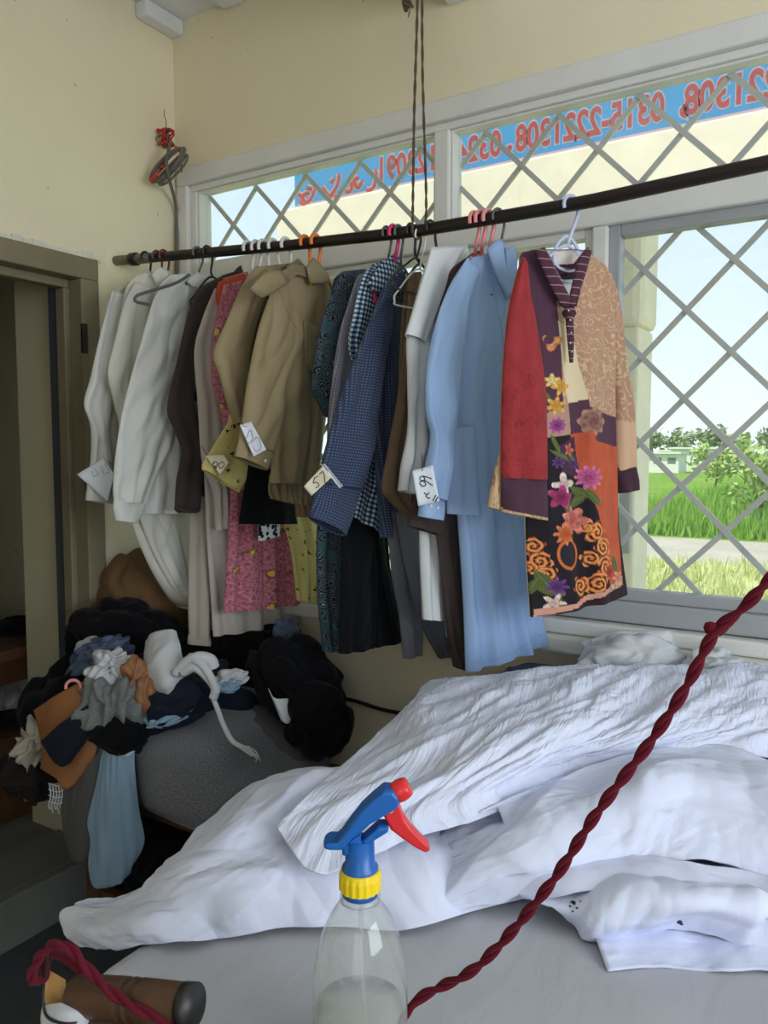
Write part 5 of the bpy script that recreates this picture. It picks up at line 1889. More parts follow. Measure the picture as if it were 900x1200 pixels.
tube('waist_fold', spline([atD(222, 770, 1.965), atD(236, 778, 1.945), atD(246, 792, 1.94), atD(254, 812, 1.95)], 30), np.linspace(.012, .009, 30), 'c_white', o, 10)
dc = [(249, 816, 1.955), (256, 834, 1.95), (262, 850, 1.945), (272, 868, 1.935), (284, 876, 1.925), (296, 884, 1.92)]
tube('drawstring', spline([atD(*p_) for p_ in dc], 50), .0065, 'c_white', o, 8)
for k in range(7):
    a = (284 + k, 874 + (k % 3) * 3, 1.915)
    tube('fringe', spline([atD(*a), atD(292 + k * 1.5, 880 + (k * 5 % 7), 1.912), atD(298 + (k * 3 % 8), 883 + k * 1.6, 1.915)], 8), .0016, 'c_white', o, 5)

# light blue cloth hanging from the bench edge
lb = [[(124, 868, 1.985), (134, 866, 1.97), (146, 868, 1.965), (158, 862, 1.97)], [(112, 920, 1.97), (128, 918, 1.945), (146, 915, 1.94), (158, 900, 1.955)],
      [(103, 962, 1.965), (122, 975, 1.935), (148, 965, 1.93), (163, 950, 1.95)], [(106, 985, 1.96), (122, 1005, 1.93), (148, 1000, 1.93), (169, 986, 1.95)], [(104, 1012, 1.955), (118, 1032, 1.935), (142, 1030, 1.935), (156, 1014, 1.95)], [(106, 1030, 1.955), (116, 1040, 1.94), (138, 1036, 1.94), (154, 1022, 1.95)]]
o = net('light_blue_shirt', lb, 'c_ltblue', None, 'd', 60, 60, [(.016, 18, 2.2, .15, 'n'), (.008, 34, 3, -.2, 'r')], seed=8)
tag(o, 'light blue shirt hanging down in front of the bench', 'clothing', PG)
# dark grey cloth hanging left of it
o = net('grey_skirt', [[(72, 900, 2.03), (90, 895, 2.0), (108, 885, 1.99), (120, 880, 2.0)], [(72, 940, 2.02), (88, 945, 1.99), (104, 940, 1.975), (118, 930, 1.98)], [(76, 980, 2.01), (90, 985, 1.98), (104, 980, 1.97), (114, 975, 1.975)],
                     [(84, 1005, 2.0), (92, 1010, 1.985), (102, 1005, 1.98), (110, 1000, 1.98)]], 'c_greydk', None, 'd', 44, 44, [(.012, 16, 2.5, .1, 'n'), (.006, 30, 4, .2, 'r')], seed=9)
tag(o, 'dark grey cloth hanging at the left end of the bench', 'clothing', PG)
# brown paper bag with pink handle end + navy garment
o = net('brown_paper_bag', [[(42, 832, 2.09), (62, 818, 2.05), (88, 803, 2.03), (108, 794, 2.04)], [(48, 858, 2.07), (66, 852, 2.025), (92, 845, 2.0), (112, 838, 2.01)], [(52, 886, 2.06), (72, 890, 2.01), (98, 880, 1.985), (116, 870, 1.99)],
                          [(50, 900, 2.06), (66, 912, 2.01), (80, 924, 1.995), (104, 898, 1.99)]], 'bag_brown', None, 'd', 40, 40, [(.008, 9, 4, .5, 'r')], solid=.012, seed=10)
tag(o, 'crumpled brown paper bag at the left of the heap', 'bag')
tube('handle_ring', spline([atD(86 + 9 * math.cos(t), 806 - 9 * math.sin(t), 2.0) for t in np.linspace(-.2, 3.3, 9)], 24), .0042, 'pl_pink', o, 8)
o = net('navy_jacket', [[(50, 868, 2.0), (70, 850, 1.975), (92, 834, 1.965), (108, 822, 1.975)], [(56, 878, 1.99), (74, 870, 1.965), (94, 856, 1.955), (106, 842, 1.965)], [(64, 890, 1.99), (76, 890, 1.965), (90, 874, 1.955), (102, 860, 1.965)], [(72, 896, 1.99), (78, 896, 1.97), (84, 886, 1.965), (92, 876, 1.97)]], 'c_navy', None, 'd', 36, 30, [(.005, 14, 5, .8, 'r')], solid=.012, seed=11)
tag(o, 'navy blue garment corner lying over the brown paper bag', 'clothing', PG)
bundle('cream_cloth', 42, 872, 2.12, 20, 26, .06, 'c_cream', 'cream crumpled cloth left of the brown paper bag', amp=.5, fs=4.5, seed=19.4, group=PG)
bundle('printed_scarf', 36, 905, 2.14, 36, 32, .08, 'c_print', 'dark printed scarf with pale flowers at the lower left of the heap', rot=-.4, amp=.35, seed=20.5, group=PG)
# lace fringe
lf = empty('lace_fringe', atD(66, 950, 2.03), 'white knotted lace fringe hanging below the brown paper bag', 'lace', PG)
for k in range(6):
    x0_ = 58 + k * 3.4
    tube('tassel', spline([atD(x0_, 918, 2.02), atD(x0_ + 1.5, 932, 2.015), atD(x0_ - 1, 944, 2.018), atD(x0_ + 1, 948 + (k * 5 % 9), 2.02)], 12), .0024, 'c_white', lf, 5)
for k in range(4):
    tube('lace_band', spline([atD(57, 918 + k * 7, 2.018), atD(68, 921 + k * 7, 2.012), atD(79, 917 + k * 7, 2.018)], 10), .002, 'c_white', lf, 5)
# flap of white paper by black trousers
o = net('paper_scrap', [[(314, 806, 2.10), (322, 818, 2.08), (340, 818, 2.09)], [(330, 845, 2.07), (336, 848, 2.06), (341, 846, 2.07)]], 'paper', None, 'd', 12, 10, solid=.002)
tag(o, 'white paper scrap sticking out between towel and black trousers', 'paper')
# wall cord behind the heap
cw = [onY(300, 815, -.01), onY(360, 815, -.01), onY(410, 820, -.01), onY(450, 832, -.01), onY(500, 840, -.01), onY(560, 850, -.01)]
o = tube('wall_cord', spline(cw, 40), .006, 'black_wire', None, 8)
tag(o, 'black cord running along the wall between heap and white sheets', 'cord')

# ================================================================== THINGS IN THE ROOM BEYOND THE DOOR
pt = empty('side_table', (-.75, -.5, .225), 'wooden table standing in the dim room beyond the doorway', 'table')
boxes('table_top', [((-1.5, -1.0, .79), (-.40, -.14, .83))], 'wood', pt, .005)
boxes('apron', [((-1.45, -.95, .70), (-.45, -.92, .79)), ((-.475, -.95, .70), (-.445, -.2, .79))], 'wood', pt, .004)
for (x, y) in ((-.48, -.23), (-.48, -.97), (-1.45, -.23), (-1.45, -.97)):
    boxes('leg', [((x, y, .225), (x + .06, y + .06, .79))], 'wood', pt, .004)
q = onX(18, 742, -.62)
for (px, py, rx, ry, rd, mt, lb_, sd) in [(18, 738, 34, 15, .10, 'c_black', 'black folded bundle on the table beyond the doorway', 1.2), (36, 728, 22, 14, .07, 'plastic_clear', 'pale plastic bag behind the black bundle beyond the doorway', 2.4)]:
    bundle('cloth_bundle' if mt == 'c_black' else 'plastic_bag', px, py, dep(onX(px, py, -.66 if mt == 'c_black' else -.8)), rx, ry, rd, mt, lb_, 'bundle', amp=.25, seed=sd, zmin=.831)
bundle('plastic_sack', 22, 830, dep(onX(22, 830, -.75)), 30, 36, .1, 'plastic_clear', 'pale plastic sack under the table beyond the doorway', 'bag', amp=.3, seed=5.5)
o = boxes('cardboard_box', [((-.80, -.62, .226), (-.42, -.30, .52))], 'wood', bevel=.004)
tag(o, 'brown cardboard box under the table beyond the doorway', 'box')
bundle('dark_bundle', 8, 870, dep(onX(8, 870, -.6)), 30, 26, .09, 'c_navy', 'dark sack on the cardboard box beyond the doorway', 'bag', amp=.3, seed=6.5, zmin=.525)

# ================================================================== IRONING TABLE
TZ = .85
TX0, TX1, TY0, TY1 = 1.27, 3.1, -1.36, -.13
table = empty('ironing_table', ((TX0 + TX1) / 2, (TY0 + TY1) / 2, FL), 'wide ironing table covered with grey cloth in the foreground', 'table')
M['t_cloth'] = fabric('grey_table_cloth', (182, 182, 188), wrinkle=.3, var=.08)
M['t_cloth'].node_tree  # keep
nu, nv = 110, 90
X, Yg = np.meshgrid(np.linspace(TX0 - .012, TX1 + .01, nu), np.linspace(TY0 - .012, TY1 + .01, nv))
Z = TZ + .003 * pn(X * 4, Yg * 4) + .0035 * ridge(X * 3 + Yg * 2, Yg * 4, 2) ** 3 + .002 * ridge(X * 7, Yg * 2 - X, 6) ** 4
edge_ = np.minimum(np.minimum(X - (TX0 - .012), Yg - (TY0 - .012)), np.minimum(TX1 + .01 - X, TY1 + .01 - Yg))
Z -= .03 * np.clip(1 - edge_ / .03, 0, 1) ** 2
mk('table_cloth', np.c_[X.ravel(), Yg.ravel(), Z.ravel()], grid_faces(nu, nv), 't_cloth', table, np.c_[X.ravel(), Yg.ravel()], solid=.004)
# side skirts of the cloth
for nm, a, b_ in (('cloth_skirt', (TX0 - .012, TY0 - .012), (TX0 - .012, TY1)), ('cloth_skirt', (TX0 - .012, TY0 - .012), (TX1, TY0 - .012))):
    t_ = np.linspace(0, 1, 80)
    P = []
    for k, z in enumerate(np.linspace(TZ - .028, TZ - .16, 12)):
        w = .010 * pn(t_ * 14, k * .12, 3) * (k / 11)
        x = a[0] + (b_[0] - a[0]) * t_ - (w + .002 if a[0] == b_[0] else 0)
        y = a[1] + (b_[1] - a[1]) * t_ - (w + .002 if a[1] == b_[1] else 0)
        P.append(np.c_[x, y, np.full(80, z)])
    P = np.concatenate(P)
    mk(nm, P, grid_faces(80, 12), 't_cloth', table, np.c_[P[:, 0] + P[:, 1], P[:, 2]], solid=.003)
boxes('table_board', [((TX0, TY0, TZ - .06), (TX1, TY1, TZ - .012))], 'wood', table, .004)
for (x, y) in ((TX0 + .05, TY0 + .05), (TX1 - .12, TY0 + .05), (TX0 + .05, TY1 - .12), (TX1 - .12, TY1 - .12)):
    boxes('leg', [((x, y, FL), (x + .07, y + .07, TZ - .06))], 'wood', table, .005)

# ---- white sheets
M['sheet'] = fabric('white_bedsheet', (222, 225, 238), wrinkle=.4, weave=.05, var=.02)


def ridged(n, vec, sc, det=4, dist=.6):
    q = n.noise(vec, sc, det, .6, dist)
    try:
        q.noise_type = 'RIDGED_MULTIFRACTAL'
        q.normalize = True
    except Exception:
        pass
    return q.outputs[0]


def sheet_mat(name, rgb, crk):
    n = NT(name)
    uv = n.uv()
    b1 = n.bump(ridged(n, n.scale(uv, (1.0, .7, 1), .3), 7.0, 6, 1.2), .8, .016)
    b1 = n.bump(ridged(n, n.scale(uv, (.7, 1.3, 1), -.5), 19.0, 5, .9), .6, .006, b1)
    b1 = n.bump(ridged(n, n.scale(uv, (1, 1, 1), 1.0), 46.0, 3, .5), .35, .0022, b1)
    if crk:
        w = n.noise(n.scale(uv, (2.6, .5, 1), .5), 22, 4, .6, .8)
        b1 = n.bump(w.outputs[0], .8, .008, b1)
        w2 = n.noise(n.scale(uv, (3.2, .6, 1), .45), 60, 2, .5, .4)
        b1 = n.bump(w2.outputs[0], .4, .003, b1)
    else:
        b1 = n.bump(n.noise(uv, 60, 3, .6, .5).outputs[0], .25, .003, b1)
    return n.fin(lin(rgb), .88, b1, spec=.12)


M['sheet'] = sheet_mat('white_bedsheet_cotton', (216, 220, 240), False)
M['sheet2'] = sheet_mat('seersucker_sheet', (220, 224, 243), True)
SG = 'white sheets on the ironing table'
S1 = [[(92, 1060, .795), (180, 1022, .87), (236, 978, .875), (290, 930, .88), (345, 902, .90), (412, 893, .92), (520, 900, .90), (640, 905, .9)],
      [(76, 1068, .785), (160, 1040, .875), (240, 990, .935), (300, 940, .965), (355, 915, .975), (420, 912, .975), (520, 930, .92), (640, 930, .91)],
      [(73, 1082, .775), (150, 1056, .875), (250, 1020, .925), (320, 985, .94), (370, 960, .945), (440, 960, .94), (540, 960, .93), (650, 955, .92)],
      [(77, 1098, .77), (150, 1082, .875), (255, 1058, .90), (330, 1030, .915), (390, 1020, .92), (460, 1020, .915), (550, 1010, .91), (660, 990, .905)],
      [(94, 1110, .765), (170, 1106, .858), (260, 1100, .860), (330, 1086, .861), (400, 1086, .861), (480, 1090, .861), (560, 1066, .861), (670, 1040, .861)]]
o = net('bedsheet', S1, 'sheet', None, 'z', 260, 150, [(.014, 4.5, 2.0, -.35, 'r'), (.010, 8, 4, .9, 'r'), (.009, 7, 4, -.5, 'c'), (.014, 3, 3, 0, 'n')], seed=1.5)
tag(o, 'smooth white sheet whose long end droops off the left table corner', 'sheet', SG)
S2 = [[(492, 826, .86), (506, 812, .865), (580, 800, .87), (660, 794, .87), (760, 792, .87), (930, 796, .87)],
      [(487, 820, .985), (504, 806, 1.015), (580, 795, 1.03), (660, 788, 1.035), (760, 785, 1.03), (930, 790, 1.02)],
      [(440, 865, .985), (490, 860, 1.01), (560, 850, 1.03), (650, 838, 1.04), (760, 830, 1.03), (930, 828, 1.015)],
      [(384, 915, .98), (450, 912, .995), (530, 900, 1.01), (620, 880, 1.02), (740, 862, 1.015), (930, 852, 1.0)],
      [(340, 952, .975), (395, 968, .965), (470, 955, .975), (560, 930, .985), (680, 885, .99), (930, 872, .985)],
      [(323, 968, .965), (374, 1026, .935), (478, 984, .945), (572, 955, .955), (690, 902, .965), (930, 888, .97)]]
o = net('bedsheet', S2, 'sheet2', None, 'z', 300, 170, [(.010, 9, 2.5, .55, 'r'), (.007, 16, 5, .6, 'r'), (.0045, 30, 9, .7, 'r'), (.008, 4, 4, 0, 'n'), (.006, 8, 6, .2, 'c')], seed=2.5, lift=.004, ext=True)
tag(o, 'crinkled white sheet spread highest on the pile, under the window', 'sheet', SG)
S3 = [[(470, 992, .87), (565, 955, .935), (680, 912, .945), (800, 885, .955), (960, 880, .955)],
      [(478, 1030, .875), (585, 985, .95), (700, 940, .985), (812, 902, 1.005), (960, 935, .985)],
      [(488, 1060, .868), (596, 1018, .93), (715, 985, .955), (830, 945, .975), (960, 985, .955)],
      [(498, 1080, .856), (588, 1046, .882), (715, 1030, .905), (838, 1015, .925), (960, 1058, .90)]]
o = net('bedsheet', S3, 'sheet', None, 'z', 300, 150, [(.016, 4, 2, .5, 'r'), (.012, 8, 3, 1.0, 'r'), (.009, 6, 4, .3, 'c')], seed=3.5, lift=.006, ext=True)
tag(o, 'white sheet folded over in a soft roll at the right of the table', 'sheet', SG)
F3 = [[(560, 952, .965), (640, 922, .97), (740, 892, .975), (850, 880, .98)], [(580, 946, .965), (655, 925, .965), (745, 905, .97), (850, 895, .975)], [(592, 974, .945), (668, 944, .955), (750, 924, .965), (850, 912, .97)]]
o = net('pillowcase', F3, 'sheet', None, 'z', 80, 30, [(.008, 12, 5, .4, 'r')], seed=3.9, lift=.010, ext=True)
tag(o, 'white pillowcase flap folded under the edge of the crinkled sheet', 'pillowcase', SG)
S4 = [[(586, 1040, .868), (690, 990, .885), (800, 985, .895), (960, 990, .885)], [(590, 1046, .875), (692, 1016, .908), (800, 1026, .918), (960, 1035, .905)], [(636, 1058, .895), (718, 1044, .925), (820, 1056, .93), (960, 1075, .905)], [(655, 1072, .885), (712, 1078, .90), (810, 1070, .905), (960, 1105, .885)], [(664, 1082, .862), (704, 1100, .862), (800, 1084, .872), (960, 1135, .862)]]
o = net('bedsheet', S4, 'sheet', None, 'z', 260, 110, [(.014, 7, 3, .3, 'r'), (.010, 12, 5, 1.0, 'r'), (.008, 8, 5, .5, 'c')], seed=4.5, lift=.004, ext=True)
tag(o, 'white sheet with dark ink stains at the lower right of the pile', 'sheet', SG)
stained = o
S6 = [[(585, 1010, .90), (640, 1000, .925), (720, 1000, .935), (800, 1015, .935), (900, 1030, .93)], [(598, 1036, .895), (660, 1030, .92), (735, 1026, .93), (812, 1040, .925), (910, 1062, .915)], [(620, 1052, .885), (680, 1048, .91), (748, 1046, .915), (820, 1060, .91), (910, 1085, .90)]]
o = net('pillowcase', S6, 'sheet', None, 'z', 80, 40, [(.012, 8, 4, .6, 'r'), (.006, 16, 8, 0, 'r')], seed=6.6, lift=.006, ext=True)
tag(o, 'white pillowcase wedged between the rolled sheet and the stained sheet', 'pillowcase', SG)
S5 = [[(690, 1078, .868), (770, 1072, .87), (860, 1078, .872), (920, 1085, .87)], [(700, 1105, .866), (770, 1100, .868), (850, 1104, .868), (920, 1110, .867)], [(712, 1138, .858), (775, 1132, .858), (850, 1140, .858), (920, 1146, .858)]]
o = net('bedsheet', S5, 'sheet', None, 'z', 70, 40, [(.010, 9, 4, .8, 'r'), (.006, 9, 7, .2, 'c')], seed=5.5, clampz=.856, ext=True)
tag(o, 'white sheet corner hanging lowest, nearest the camera on the right', 'sheet', SG)

st_tree = bvh(*[q_ for q_ in bpy.data.objects if q_.name.startswith(('bedsheet', 'pillowcase'))])
M['stain'] = plain('ink_stain', (40, 44, 62), .8)
for (px, py, r) in [(672, 1058, 2.6), (668, 1062, 1.3), (676, 1064, 1.4), (671, 1068, 1.1), (797, 1081, 3.4), (788, 1080, 1.6), (783, 1079, 1.0), (680, 1056, .9)]:
    w = hit(st_tree, px, py, .0035)
    if w is None:
        continue
    rr_ = r * dep(w) / F
    a = [w + RT * rr_ * math.cos(t) * (1 + .3 * math.sin(3 * t + px)) + np.array([FW[0], FW[1], .0]) * 1.6 * rr_ * math.sin(t) for t in np.linspace(0, 2 * math.pi, 15)[:-1]]
    a = [hit(st_tree, *(450 + F * ((q - CP) @ RT) / ((q - CP) @ FW), 600 - F * ((q - CP) @ UP) / ((q - CP) @ FW)), .0035, w) for q in a]
    mk('ink_stain', a + [w], [(i, (i + 1) % 14, 14) for i in range(14)], 'stain', stained, solid=.0006)

# bundles on the ledge behind the sheets
bundle('white_bundle', 735, 775, dep(onY(735, 775, -.15)), 58, 28, .075, 'c_white', 'crumpled white bundle on the table below the window frame', 'cloth', amp=.35, fs=4, seed=21.5, rot=.1)
bundle('white_bundle', 838, 782, dep(onY(838, 782, -.13)), 34, 18, .06, 'c_white', 'small white bundle at the right, below the window sill', 'cloth', amp=.4, fs=4, seed=22.5)
bundle('silvery_pillow', 745, 752, dep(onY(745, 752, -.06)), 60, 13, .035, 'f_white3', 'silvery white pillow edge pressed against the window sill', 'pillow', amp=.2, seed=23.5, rot=.06)
bundle('blue_cloth', 630, 790, dep(onY(630, 790, -.12)), 42, 10, .05, 'c_denim', 'blue cloth peeping out behind the crinkled sheet', 'cloth', amp=.3, seed=24.5)

# ================================================================== SPRAY BOTTLE
bc = atD(422, 1050, .80)
bx, by = bc[0], bc[1]
sb = empty('spray_bottle', (bx, by, TZ + .004), 'clear plastic spray bottle with blue head, yellow collar and red trigger', 'bottle')
hN = bc[2] - (TZ + .004)          # neck ring height above table
R0 = .0485
prof = [(0.0, .004), (.03, .002), (.042, .006), (R0, .02), (R0, .05), (R0 * .985, .055), (R0, .06), (R0, hN * .50), (R0 * .99, hN * .56), (R0 * .93, hN * .68), (R0 * .80, hN * .80), (R0 * .62, hN * .90), (R0 * .44, hN * .965), (.0175, hN - .004), (.0170, hN + .012)]
zz = np.array([q_[1] for q_ in prof])
pp = spline(np.array(prof), 70)
v, f = lathe_vf([tuple(q_) for q_ in pp], (bx, by, TZ + .004), 56)
mk('bottle_body', v, f, 'bottle', sb)
wl = hN * .40
wp = [(0.001, .006), (.03, .0045), (.041, .009), (R0 - .002, .022), (R0 - .002, wl), (0.001, wl)]
v, f = lathe_vf(wp, (bx, by, TZ + .004), 48)
mk('water', v, f, 'water', sb)
M['sp_blue'] = plain('blue_plastic', (22, 96, 176), .35, var=.04)
M['sp_yellow'] = plain('yellow_plastic', (246, 212, 30), .38, var=.03)
M['sp_red'] = plain('red_plastic', (222, 44, 48), .33, var=.03)
zc = TZ + .004 + hN
v, f = lathe_vf([(.0170, -.004), (.0205, -.003), (.0205, .001), (.0172, .003)], (bx, by, zc), 40)
mk('neck_ring', v, f, 'bottle', sb)
v, f = lathe_vf([(.0165, .002), (.0182, .002), (.0182, .009), (.0165, .009)], (bx, by, zc), 40)
mk('lower_collar', v, f, 'sp_blue', sb)
cv, cf = [], []
ns = 72
for j, (r_, z_) in enumerate([(.0185, .008), (.0208, .009), (.0208, .022), (.0198, .0285), (.0175, .0295)]):
    for k in range(ns):
        rb = r_ + (.0009 if (k % 4 < 2 and 1 <= j <= 2) else 0)
        a = 2 * math.pi * k / ns
        cv.append((bx + rb * math.cos(a), by + rb * math.sin(a), zc + z_))
for j in range(4):
    for k in range(ns):
        cf.append((j * ns + k, j * ns + (k + 1) % ns, (j + 1) * ns + (k + 1) % ns, (j + 1) * ns + k))
mk('collar', cv, cf, 'sp_yellow', sb, smooth=False)
v, f = lathe_vf([(.0185, .029), (.0185, .032), (.0150, .036), (.0145, .060), (.0001, .060)], (bx, by, zc), 32)
mk('neck_tube', v, f, 'sp_blue', sb)
# head profile in the plane facing the camera (u = image right, w = up)
hu = RT.copy()
hn = np.array([-FW[0], -FW[1], 0]) / math.hypot(FW[0], FW[1])


def H(px, py, o_=0.0):
    s = .80 / F
    return np.array([bx, by, zc]) + hu * (px - 418) * s + np.array([0, 0, 1.0]) * (1050 - py) * s + hn * o_


def extr(name, outline, half, mat, inset=.72, parent=sb):
    """solid with rounded sides from a side profile"""
    pts = np.array(outline, float)
    c = pts.mean(0)
    V, FF = [], []
    m = len(pts)
    lay = [(-half, inset), (-half * .75, .95), (0, 1.0), (half * .75, .95), (half, inset)]
    for o_, k in lay:
        for p_ in pts:
            d_ = (p_ - c)
            ln = np.linalg.norm(d_)
            q = c + d_ * max(0, (ln - (1 - k) * 14) / ln)
            V.append(H(q[0], q[1], o_))
    for l in range(4):
        for i in range(m):
            j = (i + 1) % m
            FF.append((l * m + i, l * m + j, (l + 1) * m + j, (l + 1) * m + i))
    FF.append(tuple(range(m))[::-1])
    FF.append(tuple(4 * m + i for i in range(m)))
    o = mk(name, V, FF, mat, parent, smooth=False)
    bpy_b = o.modifiers.new('bevel', 'BEVEL')
    bpy_b.width = .0012
    bpy_b.segments = 2
    return o


def HC(pts):
    return [(340 + a * .2667, 880 + b_ * .2667) for a, b_ in pts]


extr('sprayer_shell', HC([(132, 385), (150, 376), (185, 378), (210, 350), (250, 290), (300, 225), (350, 178), (400, 136), (440, 140), (462, 165), (466, 205), (440, 228), (400, 250), (385, 262), (340, 290), (300, 330), (270, 352), (255, 360), (215, 408), (160, 408), (138, 402)]), .013, 'sp_blue')
extr('pump_barrel', HC([(298, 372), (375, 300), (420, 300), (418, 330), (360, 368), (310, 405)]), .010, 'sp_blue')
extr('head_web', HC([(215, 440), (212, 400), (258, 352), (300, 330), (300, 372), (318, 408), (325, 440)]), .0095, 'sp_blue')
trg = extr('trigger', HC([(392, 235), (402, 200), (430, 182), (455, 192), (466, 225), (480, 262), (520, 320), (560, 366), (596, 402), (598, 420), (580, 427), (540, 408), (480, 368), (425, 325), (408, 290), (394, 262)]), .0085, 'sp_red')
# nozzle
na, nb = H(*HC([(445, 172)])[0]), H(*HC([(505, 138)])[0])
tt_ = np.linspace(0, 1, 6)[:, None]
tube('nozzle', na * (1 - tt_) + nb * tt_, [.0105, .011, .0115, .011, .0105, .009], 'sp_red', sb, 18)
pv = H(*HC([(422, 226)])[0], .0088)
tube('pivot_pin', [pv, pv + hn * .0012], .0038, 'pl_white', trg, 14)
tube('dip_tube', spline([np.array([bx, by, zc + .02]), np.array([bx + .004, by, zc - .1]), np.array([bx + .012, by + .004, TZ + .02])], 20), .0022, 'bottle', sb, 8)

# ================================================================== IRON WITH WOODEN HANDLE (near left corner)
iron = empty('flat_iron', atD(150, 1290, 0.7544), 'old flat iron with dark turned wooden handle at the near table corner', 'iron')
M['handle_wood'] = plain('dark_handle_wood', (80, 54, 38), .42, bump=.25, bscale=30, var=.25, vscale=20)
ha, hb = atD(86, 1166, 0.7831), atD(224, 1178, 0.738)
tt_ = np.linspace(0, 1, 40)[:, None]
cen = ha * (1 - tt_) + hb * tt_
rad = .0186 + .0013 * np.sin(np.linspace(0, math.pi, 40))
for k in (19, 22):
    rad[k] -= .0022
rad[0] *= .85
rad[-1] *= .9
tube('handle', cen, rad, 'handle_wood', iron, 24)
ax_ = (hb - ha) / np.linalg.norm(hb - ha)
lb_ = np.array([0, 0, -.025])
tube('handle_base', [ha * .9 + hb * .1 + lb_, ha * .5 + hb * .5 + lb_ * 1.15, hb * .95 + ha * .05 + lb_], [.014, .0165, .014], 'handle_wood', iron, 14)
tube('end_ferrule', [hb - ax_ * .008, hb + ax_ * .004], .0195, 'metal_dark', iron, 22)
dn = np.array([0, 0, -1.0])
TZi = TZ + .008
# posts and body under the handle (body reaches down to its rest)
post = []
for e in (ha + ax_ * .012, hb - ax_ * .012):
    a, b_ = e + dn * .012, np.array([e[0], e[1], e[2] - .085])
    tube('handle_post', [a, (a + b_) / 2, b_], .0075, 'metal_dark', iron, 12)
bc_ = (ha + hb) / 2 + dn * .10 + np.array([0, -.02, 0])
sd = np.cross(ax_, dn)
sd /= np.linalg.norm(sd)
axh = np.array([ax_[0], ax_[1], 0])
axh /= np.linalg.norm(axh)
sd = np.array([-axh[1], axh[0], 0])
out2 = [(-.09, -.045), (-.09, .045), (.03, .043), (.08, .02), (.10, 0), (.08, -.02), (.03, -.043)]
V = []
for z_, k in ((0.02, .92), (.006, 1.0), (-.03, 1.0), (-.034, .98)):
    for a, b_ in out2:
        V.append(bc_ + axh * a * k + sd * b_ * k + np.array([0, 0, z_]))
m = len(out2)
FF = [tuple(range(m)), tuple(3 * m + i for i in range(m))[::-1]]
for l in range(3):
    for i in range(m):
        FF.append((l * m + i, (l + 1) * m + i, (l + 1) * m + (i + 1) % m, l * m + (i + 1) % m))
mk('iron_body', V, FF, 'chrome', iron, smooth=False)
boxes('heel_plate', [((bc_ - axh * .02)[0:3] + np.array([-.03, -.03, .02]), (bc_ - axh * .02)[0:3] + np.array([.03, .03, .035]))], 'metal_dark', iron, .003)
# pale wooden packing block and cloth wrapping at the handle's left end
mk('packing_block', *merge((np.array([atD(50, 1162, 0.7913), atD(58, 1137, 0.7913), atD(77, 1148, 0.7831), atD(78, 1178, 0.7831), atD(54, 1178, 0.7913),
                             atD(50, 1164, 0.82), atD(58, 1139, 0.82), atD(77, 1150, 0.8118), atD(78, 1180, 0.8118), atD(54, 1180, 0.82)]),
                   [(0, 1, 2, 3, 4), (5, 9, 8, 7, 6), (0, 5, 6, 1), (1, 6, 7, 2), (2, 7, 8, 3), (3, 8, 9, 4), (4, 9, 5, 0)])), 'wood_pale', iron, smooth=False)
o = net('cloth_wrap', [[(52, 1178, 0.779), (75, 1176, 0.7667), (95, 1180, 0.7667), (110, 1184, 0.7749)], [(50, 1192, 0.7749), (72, 1190, 0.7585), (94, 1190, 0.7585), (106, 1196, 0.7708)], [(50, 1210, 0.7749), (72, 1212, 0.7585), (92, 1212, 0.7585), (104, 1214, 0.7708)]], 'c_white', iron, 'd', 30, 24, [(.006, 20, 8, .5, 'r')], seed=12)
tube('binding_wire', spline([atD(60, 1102, 0.779), atD(55, 1130, 0.7749), atD(51, 1160, 0.7749), atD(52, 1185, 0.7692), atD(62, 1196, 0.7585), atD(85, 1199, 0.7544), atD(100, 1190, 0.7626)], 40), .0014, 'metal_dark', iron, 6)
# small stool that carries the iron, beside the table
ib = np.array([bc_[0], bc_[1], bc_[2] - .036])
stool = empty('iron_stand', (ib[0], ib[1], FL), 'small wooden stand carrying the flat iron beside the table', 'stand')
stv = []
boxes('stand_top', [((ib[0] - .14, ib[1] - .12, ib[2] - .03), (ib[0] + .105, -1.392, ib[2] - .001))], 'wood', stool, .004)
for (x, y) in ((-.13, -.11), (.06, -.11), (-.13, -.045), (.06, -.045)):
    boxes('leg', [((ib[0] + x, ib[1] + y, FL), (ib[0] + x + .04, ib[1] + y + .04, ib[2] - .03))], 'wood', stool, .004)

# ================================================================== RED TWISTED CORD
M['red_cord'] = fabric('red_braided_cord', (96, 20, 36), wrinkle=.2, weave=.5, var=.2)


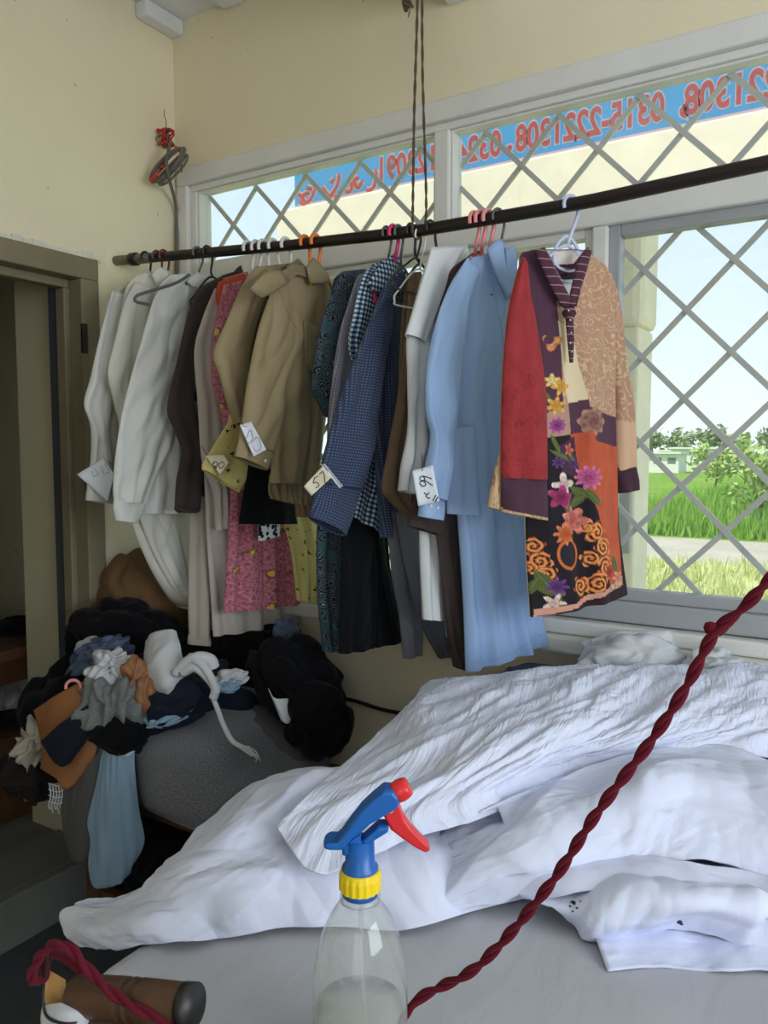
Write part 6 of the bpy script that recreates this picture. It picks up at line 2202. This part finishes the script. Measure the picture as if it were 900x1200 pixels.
def twisted(name, pts, rc, pitch, parent, n=500, jitter=0.0):
    c = spline(pts, n)
    T = np.gradient(c, axis=0)
    T /= np.linalg.norm(T, axis=1)[:, None]
    ln = np.r_[0, np.cumsum(np.linalg.norm(np.diff(c, axis=0), axis=1))]
    ref = np.array([0.3, .5, .8])
    N = np.cross(T, ref)
    N /= np.linalg.norm(N, axis=1)[:, None]
    B = np.cross(T, N)
    for ph in (0, math.pi):
        a = ln / pitch * 2 * math.pi + ph + .5 * np.sin(ln * 9)
        q = c + (np.cos(a)[:, None] * N + np.sin(a)[:, None] * B) * rc
        v, f = tube_vf(q, rc * 1.12, 9)
        uvv = np.c_[np.tile(np.arange(9) / 9 * .03, n), np.repeat(ln, 9)]
        mk('strand', v, f, 'red_cord', parent, uvv)


cord = empty('twisted_cord', atD(440, 1290, .80), 'dark red twisted cord rising from the table up to the right', 'cord')
up_pts = [atD(200, 1199, .726), atD(250, 1232, .73), np.array([*onZ(330, 1262, TZ + .02)[:2], TZ + .02]), np.array([*onZ(430, 1268, TZ + .02)[:2], TZ + .02]), atD(484, 1177, .83), atD(560, 1132, .80), atD(640, 1042, .77), atD(700, 952, .75), atD(760, 872, .735), atD(804, 805, .72), atD(836, 744, .71), atD(868, 715, .70), atD(905, 676, .69),
          atD(1010, 560, .70), atD(1250, 330, .85), np.array([3.6, -1.35, 2.55]), np.array([4.2, -1.2, 2.75]), np.array([4.29, -1.2, 2.78])]
lo_pts = [atD(36, 1150, 0.7626), atD(42, 1128, 0.7585), atD(60, 1108, 0.7544), atD(80, 1110, 0.7503), atD(98, 1130, 0.7462), atD(118, 1152, 0.7421), atD(150, 1176, 0.7339), atD(200, 1199, .726)]
twisted('c', up_pts, .0028, .060, cord, 900)
twisted('c', lo_pts, .0026, .062, cord, 260)
lp_ = [atD(36, 1150, 0.7626), atD(52, 1146, 0.779), atD(54, 1128, 0.7831), atD(62, 1118, 0.779), atD(78, 1124, 0.7667), atD(96, 1138, 0.7544)]
tube('cord_loop', spline(lp_, 50), .0043, 'red_cord', cord, 9)
kn = atD(833, 736, .712)
v, f = lathe_vf([(.0005, -.006), (.005, -.0045), (.0065, 0), (.005, .0045), (.0005, .006)], kn, 14)
mk('cord_knot', v, f, 'red_cord', cord, np.array(v)[:, :2])
tube('cord_tail', spline([kn, atD(842, 741, .712), atD(850, 734, .71)], 10), .004, 'red_cord', cord, 8)
